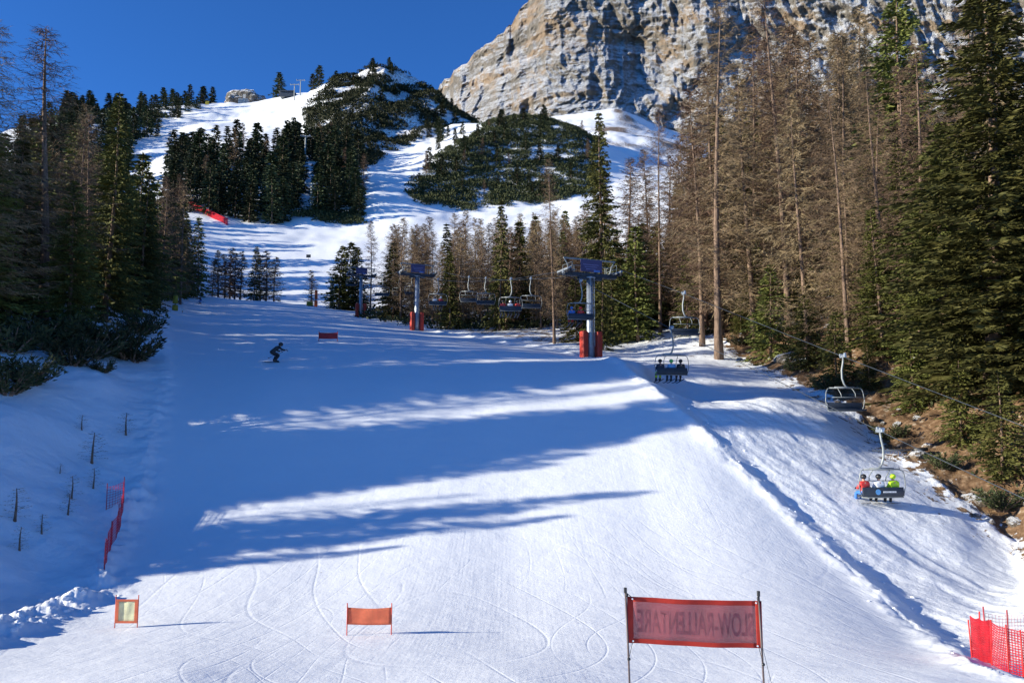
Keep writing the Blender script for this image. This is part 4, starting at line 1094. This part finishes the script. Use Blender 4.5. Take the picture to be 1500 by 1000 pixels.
def hand_chains(w, d, side):
    """palm and five fingers from wrist w pointing along d"""
    w = Vector(w); d = Vector(d).normalized(); a = d.cross(Vector((0, 0, 1)))
    if a.length < .1: a = Vector((1, 0, 0))
    a = a.normalized(); up = a.cross(d); out = []
    m = w + d*.07
    ch = []
    for k, (o_, L) in enumerate(((-.030, .055), (-.010, .068), (.011, .064), (.031, .050))):
        b = m + a*o_; e = b + d*L*.6 - up*.02; e2 = e + d*L*.25 - up*.045
        ch.append([(w[0], w[1], w[2], .034), (m[0], m[1], m[2], .036, .026), (b[0]+d[0]*.01, b[1]+d[1]*.01, b[2]+d[2]*.01, .014), (*e, .013), (*e2, .011)])
    tb_ = w + d*.03 + a*(-.035*side); te = tb_ + d*.035 + a*(-.03*side) - up*.02
    ch.append([(w[0], w[1], w[2], .034), (*tb_, .016), (*te, .013)])
    return ch
def person(label, loc, rz, pose, jacket, trousers, helmet, scale=1.0, skis=True, look=0):
    """pose: 'sit' (pelvis at origin) or 'ski'/'stand' (feet at z=0)"""
    t = thing('person', label, 'person', loc, rz); t.scale = (scale,)*3
    if pose == 'sit':
        hip = (0, .08, .12); ch = (0, .02, .50); nk = (0, .05, .66); hd = Vector((0, .08, .80))
        kn = [(s*.13, .52, .10) for s in (-1, 1)]; an = [(s*.14, .58, -.34) for s in (-1, 1)]
        sh = [(s*.20, .02, .56) for s in (-1, 1)]; el = [(s*.27, .12, .30) for s in (-1, 1)]; wr = [(s*.2, .36, .33) for s in (-1, 1)]; hdir = [(0, 1, -.1)]*2; fdir = (0, 1, -.12)
        hips = [(s*.10, .10, .10) for s in (-1, 1)]
    else:
        hip = (0, -.24, .64); ch = (0, .12, .92); nk = (0, .27, 1.02); hd = Vector((0, .37, 1.12))
        kn = [(-.16, .20, .43), (.12, .24, .45)]; an = [(-.17, -.02, .10), (.13, .02, .10)]
        sh = [(s*.20, .17, .97) for s in (-1, 1)]; el = [(-.40, .26, .78), (.40, .30, .78)]; wr = [(-.43, .52, .76), (.43, .56, .76)]; hdir = [(-.1, 1, 0), (.1, 1, 0)]; fdir = (0, 1, 0)
        hips = [(s*.10, -.21, .61) for s in (-1, 1)]
    mid = tuple((a+b)/2 for a, b in zip(hip, ch))
    # body: one continuous skinned surface
    chains = [[(*hip, .11, .09), (*mid, .13, .10), (*ch, .15, .11), (*nk, .055), (hd[0], hd[1], hd[2]-.05, .07), (hd[0], hd[1]+.0, hd[2]+.06, .085)]]
    for i in (0, 1):
        chains.append([(*hip, .11, .09), (*hips[i], .09), (*kn[i], .062), (*an[i], .045), (an[i][0], an[i][1]+.16*fdir[1], an[i][2]-.05, .045, .03)])
        chains.append([(*ch, .15, .11), (*sh[i], .062), (*el[i], .045), (*wr[i], .034)])
    body = skin('body', chains, M['skin'], t, 1)
    # face: nose, eyes, ears on a head surface
    # clothing
    def up(p, r): return (*p, r)
    jc = [[(hip[0], hip[1]-.03, hip[2]-.09, .17, .14), (*hip, .18, .15), (*mid, .175, .14), (*ch, .19, .15), (nk[0], nk[1], nk[2]-.02, .085)]]
    for i in (0, 1): jc.append([(*ch, .19, .15), (*sh[i], .092), (*el[i], .072), (wr[i][0], wr[i][1]-.02, wr[i][2], .055)])
    skin('jacket', jc, jacket, t, 1)
    tr = [[(hip[0], hip[1], hip[2]+.1, .16, .13), (*hip, .165, .14)]]
    for i in (0, 1): tr.append([(*hip, .165, .14), (*hips[i], .12), (*kn[i], .092), (an[i][0], an[i][1], an[i][2]+.08, .085)])
    skin('trousers', tr, trousers, t, 1)
    for i in (0, 1):
        a = an[i]
        skin('ski_boot', [[(a[0], a[1], a[2]+.14, .075), (a[0], a[1], a[2]-.02, .075), (a[0], a[1]+.06, a[2]-.05, .065), (a[0], a[1]+.2, a[2]-.06, .055)]], M['black'], t, 1)
        skin('glove', hand_chains(wr[i], hdir[i], (-1, 1)[i]), M['black'], t, 1)
    hm = MB(); hm.ball((hd[0], hd[1]-.015, hd[2]+.055), .135, 16, (1, 1.12, .95)); hm.build('helmet', helmet, t, True)
    gg = MB(); gg.ball((hd[0], hd[1]+.085, hd[2]+.035), .07, 12, (1.25, .55, .6)); gg.build('goggles', M['black'], t, True)
    fm = MB(); fm.ball((hd[0], hd[1]+.105, hd[2]-.02), .017, 8, (.8, 1.2, 1.4)); fm.ball((hd[0], hd[1]+.09, hd[2]-.065), .018, 8, (1.6, .5, .5)); fm.build('nose_and_mouth', M['skin'], t, True)
    if skis:
        for i in (0, 1):
            a = an[i]; fl = a[2]-.13
            m = MB(); tilt = -.12 if pose == 'sit' else 0
            pts = [(a[0], a[1]-.75, fl+.0-tilt*.0), (a[0], a[1]-.4, fl), (a[0], a[1]+.6, fl), (a[0], a[1]+.85, fl+.02), (a[0], a[1]+1.0, fl+.1)]
            vs = []; fs = []
            for (x, y, z), w in zip(pts, (.045, .04, .045, .04, .015)):
                z += (y-a[1])*tilt
                vs += [(x-w, y, z), (x+w, y, z), (x+w, y, z+.02), (x-w, y, z+.02)]
            for k in range(4):
                for q in range(4): fs.append((k*4+q, k*4+(q+1) % 4, (k+1)*4+(q+1) % 4, (k+1)*4+q))
            fs += [(3, 2, 1, 0), (16, 17, 18, 19)]
            m.add(vs, fs); m.box((a[0], a[1]+.06, fl+.035), (.07, .3, .04)); m.build('ski', M['black'] if i else M['greyfab'], t)
    return t
def seat_people(ch, specs):
    for off, label, j, tr, he in specs:
        mw = ch.matrix_basis; p = mw @ Vector((off, .22, -3.0))
        person(label, p, ch.rotation_euler.z, 'sit', M[j], M[tr], M[he])
seat_people(occ[0], [(-.78, 'person in red jacket with blue trousers at the left of the nearest chair', 'red', 'blue', 'black'), (-.02, 'person in white jacket and black helmet in the middle of the nearest chair', 'white', 'navy', 'black'), (.72, 'person in lime jacket at the right of the nearest chair', 'lime', 'navy', 'lime')])
occ1 = occ[1]
seat_people(occ1, [(-.72, 'person in dark jacket with lime trousers on the second chair', 'navy', 'lime', 'black'), (.05, 'person in light blue jacket and green helmet on the second chair', 'cyan', 'navy', 'greenhelmet'), (.7, 'person in black on the right of the second chair', 'black', 'black', 'black')])
seat_people(occ[2], [(-.7, 'person in blue jacket on the chair passing the nearest tower', 'blue', 'red', 'blue'), (.05, 'person in red jacket on the chair passing the nearest tower', 'red', 'navy', 'red')])
seat_people(occ[3], [(-.72, 'person in red jacket at the left of the chair before the wood', 'red', 'navy', 'black'), (0, 'person in white jacket between two riders in red', 'white', 'navy', 'white'), (.72, 'person in red jacket at the right of the chair before the wood', 'red', 'navy', 'black')])
seat_people(occ[4], [(-.35, 'person in white jacket on the chair by the middle tower', 'white', 'navy', 'greyfab'), (.4, 'person in red jacket on the chair by the middle tower', 'red', 'navy', 'white')])
# skiers on the run
def skier(u, v, d, rz, label, j, tr, he, scale=1.0, poles=True, ground_v=None):
    p = G(u, v, d); p.z += .03
    n = ground(np.array([p.x, p.x]), np.array([p.y-.5, p.y+.5])); sl = math.atan2(n[1]-n[0], 1.0)
    t = person(label, p, rz, 'ski', M[j], M[tr], M[he], scale)
    if poles:
        for s in (-1, 1):
            m = MB(); M4 = t.matrix_basis
            w = Vector((s*.43, .62, .75))
            m.tube([M4 @ (w + Vector((0, 0, .09))), M4 @ (w+Vector((s*.12, -.9, -.5)))], .011*scale, 6)
            m.tube([M4 @ (w + Vector((s*.112, -.84, -.46))), M4 @ (w+Vector((s*.113, -.85, -.467)))], .05*scale, 10)
            props(m.build('ski_pole', M['black']), 'thin ski pole held by the ' + label.replace('person ', 'person ')[:60].split(' skiing')[0], 'ski pole', 'ski poles of the skiers')
    return t
skier(403, 522, 59.5, R(-55), 'person in black skiing crouched down the shaded run', 'black', 'black', 'black', 1.08)
skier(293, 445, 155, R(150), 'person in blue trousers and white helmet skiing far up the run', 'navy', 'blue', 'white', 1.05)
skier(560, 469, 148, R(160), 'person in dark clothes skiing beside the farthest lift tower', 'navy', 'greyfab', 'black', 1.0, poles=False)

# ------------------------------------------------------------------ banners
def cloth(p0, p1, hgt, z0, mat, name, parent, ny_=14, nz_=6, wav=.012, thick=True, inset=0):
    """rippled cloth between two poles (local xz plane)"""
    mb = MB(); vs = []; fs = []
    for j in range(nz_+1):
        for i in range(ny_+1):
            s = i/ny_; x = p0+(p1-p0)*s; z = z0+hgt*j/nz_ - math.sin(math.pi*s)*.03*(1 if j > 0 else .6)
            y = wav*math.sin(s*5+j*.25) + wav*.45*math.sin(s*12-j*.4)
            vs.append((x, y, z))
    for j in range(nz_):
        for i in range(ny_):
            a = j*(ny_+1)+i; fs.append((a, a+1, a+ny_+2, a+ny_+1))
    o = mb.add(vs, fs).build(name, mat, parent, True)
    md = o.modifiers.new('t', 'SOLIDIFY'); md.thickness = .003
    return o
# large SLOW banner
bd = 14.0
pL, pR = G(922, 1042, bd), G(1121, 1042, bd)
ctr = (pL+pR)/2; wdt = (pR-pL).length
zt_l = P(918, 873, bd).z; zb_l = P(921, 941, bd).z; zt_r = P(1113, 880, bd).z; zb_r = P(1119, 949, bd).z
ban = thing('banner_sign', 'large see-through red banner reading SLOW-RALLENTARE backwards between two poles in the foreground', 'banner', (ctr.x, bd, 0), R(0))
xl, xr = P(919, 905, bd).x-ctr.x, P(1117, 915, bd).x-ctr.x
def bq(s, t): # point on banner, s across 0..1, t up 0..1
    z0 = zb_l+(zb_r-zb_l)*s; z1 = zt_l+(zt_r-zt_l)*s
    y = .02*math.sin(s*7.5+t*1.5)+.012*math.sin(s*17-t*2)
    sag = -.012*math.sin(math.pi*s)
    return Vector((xl+(xr-xl)*s, y, z0+(z1-z0)*t+sag))
def bpatch(name, s0, s1, t0, t1, mat, dy=0, n=30, k=8):
    vs = []; fs = []
    for j in range(k+1):
        for i in range(n+1):
            p = bq(s0+(s1-s0)*i/n, t0+(t1-t0)*j/k); vs.append((p.x, p.y+dy, p.z))
    for j in range(k):
        for i in range(n):
            a = j*(n+1)+i; fs.append((a, a+1, a+n+2, a+n+1))
    o = meshobj(name, vs, fs, mat, ban, True); md = o.modifiers.new('t', 'SOLIDIFY'); md.thickness = .003; md.offset = 0; return o
panel = bpatch('mesh_panel', .045, .955, .10, .895, M['banner_mesh'])
hem = MB()
for nm, s0, s1, t0, t1 in (('top_hem', .045, .955, .895, 1.0), ('bottom_hem', .045, .955, 0, .10)): bpatch(nm, s0, s1, t0, t1, M['banner_hem'])
for nm, s0, s1 in (('side_sleeve', 0, .045), ('side_sleeve', .955, 1.0)): bpatch(nm, s0, s1, 0, 1.0, M['banner_hem'], n=6)
for s, uT, uB in ((0, 916, 925), (1, 1111, 1122)):
    pt = P(uT, 862 if s == 0 else 867, bd); pb = G(uB, 1042, bd)
    po = MB(); po.tube([(pb.x-ctr.x, 0, pb.z-.3), ((pb.x+pt.x)/2-ctr.x+.0, 0, (pb.z+pt.z)/2), (pt.x-ctr.x, 0, pt.z)], .016, 10)
    pp = po.build('pole', M['pole'], ban, True)
    cpz = MB(); cpz.tube([(pt.x-ctr.x, 0, pt.z-.06), (pt.x-ctr.x, 0, pt.z+.02)], .026, 10); cpz.build('pole_cap', M['black'], ban)
    cl = MB(); q0 = bq(.035 if s == 0 else .965, 1.0)
    dxs = .02 if s == 0 else -.015
    cl.tube([(pt.x-ctr.x+dxs, -.03, pt.z-.06), (q0.x, -.02, q0.z-.01)], .006, 6); cl.ball((pt.x-ctr.x+dxs, -.03, pt.z-.09), .024, 10, (1, 1, 1.3))
    zk = (zb_l if s == 0 else zb_r)-.24; tt = (zk-pb.z)/(pt.z-pb.z); xk = pb.x+(pt.x-pb.x)*tt-ctr.x
    q1 = bq(.035 if s == 0 else .965, 0); cl.ball((xk, -.03, zk), .024, 10, (1.2, 1, 1.1)); cl.tube([(xk, -.03, zk), (q1.x, -.02, q1.z+.02)], .005, 6)
    cl.build('clip', M['black'], ban)
    for t_ in (.955, .045):
        q = bq(.04 if s == 0 else .96, t_); e = MB(); e.tube([(q.x, q.y-.012, q.z), (q.x, q.y-.004, q.z)], .014, 12); e.build('eyelet', M['white'], ban)
guy = MB(); q = bq(.99, .1); g2 = G(1142, 975, 13.0)
guy.tube([(q.x, 0, q.z), (P(1145, 985, 13.6).x-ctr.x, -.4, P(1145, 985, 13.6).z-.9)], .004, 6); guy.build('guy_line', M['darksteel'], ban)
# lettering: printed on the far side, showing through mirrored
cu = bpy.data.curves.new('txt', 'FONT'); cu.body = 'SLOW-RALLENTARE'; cu.size = 1; cu.offset = .012
to = bpy.data.objects.new('txt', cu); COL.objects.link(to)
dg = bpy.context.evaluated_depsgraph_get(); tme = bpy.data.meshes.new_from_object(to.evaluated_get(dg)); bpy.data.objects.remove(to)
bm = bmesh.new(); bm.from_mesh(tme); bmesh.ops.triangulate(bm, faces=bm.faces[:])
bmesh.ops.subdivide_edges(bm, edges=[e for e in bm.edges if e.calc_length() > .3], cuts=3)
xs_ = [v.co.x for v in bm.verts]; ys_ = [v.co.y for v in bm.verts]; x0_, x1_ = min(xs_), max(xs_); y0_, y1_ = min(ys_), max(ys_)
for v in bm.verts:
    s = 1-(v.co.x-x0_)/(x1_-x0_); t_ = (v.co.y-y0_)/(y1_-y0_)
    p = bq(.075+.86*s, .24+.50*t_); v.co = Vector((p.x, p.y-.004, p.z))
me = bpy.data.meshes.new('lettering'); bm.to_mesh(me); bm.free(); me.materials.append(M['ink'])
lo = bpy.data.objects.new('lettering', me); COL.objects.link(lo); lo.parent = panel

def small_banner(u0, u1, vt, vb, vbase, d, label, frame=False, mat='orange_cloth', hem='orange_cloth', name='banner_sign', poletop=6, tilt=0, polem='redpad'):
    a, b = G(u0, vbase, d), G(u1, vbase, d); c0 = (a+b)/2
    t = thing(name, label, 'banner', (c0.x, d, c0.z), 0)
    w = (b.x-a.x)/2; k = 1.0
    zt = P((u0+u1)/2, vt, d).z-c0.z; zb = P((u0+u1)/2, vb, d).z-c0.z
    cloth(-w+(.05 if frame else 0), w-(.05 if frame else 0), zt-zb-(.05 if frame else 0), zb+(.03 if frame else 0), M[mat], 'cloth', t, wav=.014)
    if frame:
        m = MB(); 
        for x0, z0, dx, dz in ((0, zt-.03, 2*w, .06), (0, zb+.03, 2*w, .06)): m.box((x0, -.022, z0), (dx, .012, dz))
        for x0 in (-w+.045, w-.045): m.box((x0, -.019, (zt+zb)/2), (.09, .012, zt-zb-.004))
        m.build('border', M['orange_cloth'], t)
    for x in (-w, w):
        zg = gz(c0.x+x, d)-c0.z
        m = MB(); m.tube([(x, 0, zg-.2), (x*1.005, 0, zt+poletop/F*d)], .014 if d < 40 else .03, 8); m.build('pole', M[polem], t, True)
    return t
small_banner(508, 573, 889, 914, 933, 24, 'small plain orange banner between two thin poles in the middle foreground')
small_banner(168, 201, 877, 912, 918, 25.5, 'square cream banner with an orange border at the lower left', True, 'cream_cloth')
small_banner(467, 494, 487, 496, 502, 76, 'distant dark red banner in the shade up the run', mat='darkred_cloth', poletop=2)

# nets
def net(name, label, pts, h, mat, cell, polemat='red', sw=.012, group=None, polh=None, both=True):
    t = thing(name, label, 'safety net', pts[0], 0, group)
    o0 = Vector(pts[0]); mb = MB(); pm = []
    L = [0]
    for a, b in zip(pts[:-1], pts[1:]): L.append(L[-1]+(Vector(b)-Vector(a)).length)
    def pt(s, z):
        s = min(max(s, 0), L[-1]); k = 0
        while k < len(L)-2 and s > L[k+1]: k += 1
        f = (s-L[k])/(L[k+1]-L[k]); p = Vector(pts[k]).lerp(Vector(pts[k+1]), f)
        sag = math.sin(math.pi*f)*.05*(z/h)*h
        wob = math.sin(s*5.1)*.02
        return (p.x-o0.x+wob, p.y-o0.y+wob, p.z-o0.z+z*1.0-sag)
    def strand(a, b, w):
        n = 5 if (Vector(b)-Vector(a)).length > .6 else 3
        mb.tube([Vector(a).lerp(Vector(b), i/(n-1)) for i in range(n)], w, 3, cap=False)
    s = 0
    while s <= L[-1]:
        mb.tube([pt(s, .02), pt(s, h*.5), pt(s, h)], sw*.5, 3, cap=False); s += cell
    z = .03
    while z <= h+.001:
        nn = max(6, int(L[-1]/.3)); mb.tube([pt(L[-1]*i/nn, z) for i in range(nn+1)], sw*.5, 3, cap=False); z += cell
    mb.build('netting', M[mat], t)
    for i, p in enumerate(pts):
        ph = (polh[i] if polh else h+.15); q = Vector(p)-o0
        m = MB(); lx, ly = random.uniform(-.06, .06), random.uniform(-.05, .05)
        m.tube([(q.x, q.y, q.z-.25), (q.x+lx, q.y+ly, q.z+ph)], .018, 8); m.build('pole', M[polemat], t, True)
    return t
random.seed(9)
net('safety_net', 'dark red safety net sagging between poles at the left edge of the run', [tuple(G(155, 760, 36.6)), tuple(G(180, 762, 37.0)), tuple(G(174, 790, 34.9)), tuple(G(160, 820, 33.0)), tuple(G(152, 850, 31.4))], .95, 'net', .11, 'darkred_cloth', .018)
rn = [(1423, 938, 21.6), (1436, 948, 20.9), (1452, 966, 19.9), (1478, 980, 19.3), (1500, 984, 19.1), (1540, 986, 19.0), (1590, 986, 18.9)]
net('safety_net', 'bright red safety net with poles at the lower right corner', [tuple(G(*q)) for q in rn], 1.0, 'net', .055, 'red', .026, polh=[.9, 1.15, 1.0, 1.05, 1.0, 1.1, 1.1])
rn2 = [(1445, 935, 22.3), (1477, 935, 22.3), (1515, 932, 22.4), (1560, 930, 22.4)]
net('fine_net', 'pale pink fine net on tall poles behind the bright red net', [tuple(G(*q)) for q in rn2], 1.15, 'finenet', .085, 'darkred_cloth', .010, polh=[1.3, 1.25, 1.3, 1.3])
net('safety_net', 'long red safety net in front of the knoll trees beside the upper run', [tuple(G(250, 298, 352)), tuple(G(280, 312, 330)), tuple(G(305, 320, 316)), tuple(G(334, 328, 306))], 2.6, 'net', .55, 'red', .30)
# small things by the run
def padpost(u, v, d, h, mat, label, name='padded_post', r=.28, group=None):
    p = G(u, v, d); t = thing(name, label, 'padded post', p, 0, group)
    MB().tube([(0, 0, -.2), (0, 0, h)], .07, 8).build('post', M['wood'], t)
    m = MB(); m.tube([(0, 0, .05), (0, 0, h*.35)], [r*1.15, r*1.0], 12); m.build('lower_pad', M[mat], t, True)
    m = MB(); m.tube([(0, 0, h*.45), (0, 0, h*.92)], [r, r*.9], 12); m.build('upper_pad', M[mat], t, True); return t
padpost(229, 443, 112, 2.9, 'yellow', 'yellow green padded post at the forest edge, left of two', r=.5, group='padded posts at the forest edge')
padpost(257, 438, 122, 2.4, 'yellow', 'yellow green padded post at the forest edge, right of two', r=.38, group='padded posts at the forest edge')
padpost(463, 436, 186, 4.0, 'orangepad', 'orange padded post on the snow beside the lone larch', r=.35)
padpost(454, 441, 180, 1.0, 'yellow', 'low yellow pad at the foot of the lone larch', r=.7)
def marker(u, v, d, w, h, mat, label):
    p = G(u, v, d); t = thing('piste_marker', label, 'piste marker', p)
    MB().tube([(0, 0, -.2), (0, 0, h*1.3)], .05, 8).build('pole', M['wood'], t); MB().box((0, -.1, h*.9), (w, .05, h*.75)).build('panel', M[mat], t)
marker(452, 376, 262, 1.4, 1.3, 'black', 'small black panel on the sunlit snow of the middle run')
marker(268, 437, 120, .9, .55, 'white', 'small white panel beside the right yellow post')
marker(303, 163, 745, 3.4, 4.5, 'yellow', 'small yellow sign on the skyline at the left of the upper run')
marker(549, 455, 160, .6, .6, 'wood', 'small wooden marker beside the farthest lift tower')
# pole lying across the snow by the brown bank
a, b = G(1305, 668, 49.5), G(1356, 648, 49.0)
pl = thing('lying_pole', 'thin pale pole with a dark sleeve lying across the edge of the brown bank', 'pole', tuple(a)); d_ = b-a
MB().tube([(-1.2, -.4, .12), (d_.x*.65, d_.y*.65, d_.z*.65+.35)], .05, 8).build('shaft', M['lightsteel'], pl, True)
MB().tube([(d_.x*.65, d_.y*.65, d_.z*.65+.35), (d_.x*1.05, d_.y*1.05, d_.z*1.05+.5)], .11, 10).build('sleeve', M['black'], pl, True)

# ------------------------------------------------------------------ light
SUN_EL = 17.0
to_sun = Vector((-1, -.22, 0)).normalized()*math.cos(R(SUN_EL)) + Vector((0, 0, math.sin(R(SUN_EL))))
sd = bpy.data.lights.new('sun', 'SUN'); sd.energy = 5.0; sd.angle = R(.5); sd.color = (1.0, .94, .78)
so = bpy.data.objects.new('sun', sd); COL.objects.link(so); so.rotation_euler = to_sun.to_track_quat('Z', 'Y').to_euler(); so.location = (-50, -10, 60)
wd = bpy.data.worlds.new('World'); SC.world = wd; wd.use_nodes = True; nt = wd.node_tree
bg = nt.nodes['Background']; sky = nt.nodes.new('ShaderNodeTexSky'); sky.sky_type = 'NISHITA'; sky.sun_disc = False
sky.sun_elevation = R(SUN_EL); sky.sun_rotation = math.atan2(to_sun.x, to_sun.y); sky.altitude = 2500; sky.air_density = .9; sky.dust_density = 0; sky.ozone_density = 3
hs = nt.nodes.new('ShaderNodeMixRGB'); hs.blend_type = 'MULTIPLY'; hs.inputs[0].default_value = 1; hs.inputs[2].default_value = (.33, .78, 1.32, 1)
nt.links.new(sky.outputs[0], hs.inputs[1]); nt.links.new(hs.outputs[0], bg.inputs['Color']); bg.inputs['Strength'].default_value = .092
cam = bpy.data.cameras.new('camera'); co = bpy.data.objects.new('camera', cam); COL.objects.link(co)
cam.sensor_width = 36; cam.lens = 36*F/1500; cam.clip_end = 20000; cam.clip_start = .1
co.location = (0, 0, 0); co.rotation_euler = (math.pi/2+PITCH, 0, 0); SC.camera = co
SC.view_settings.view_transform = 'Standard'; SC.view_settings.look = 'None'; SC.view_settings.exposure = .85; SC.view_settings.gamma = 1
SC.cycles.max_bounces = 5; SC.cycles.transparent_max_bounces = 12
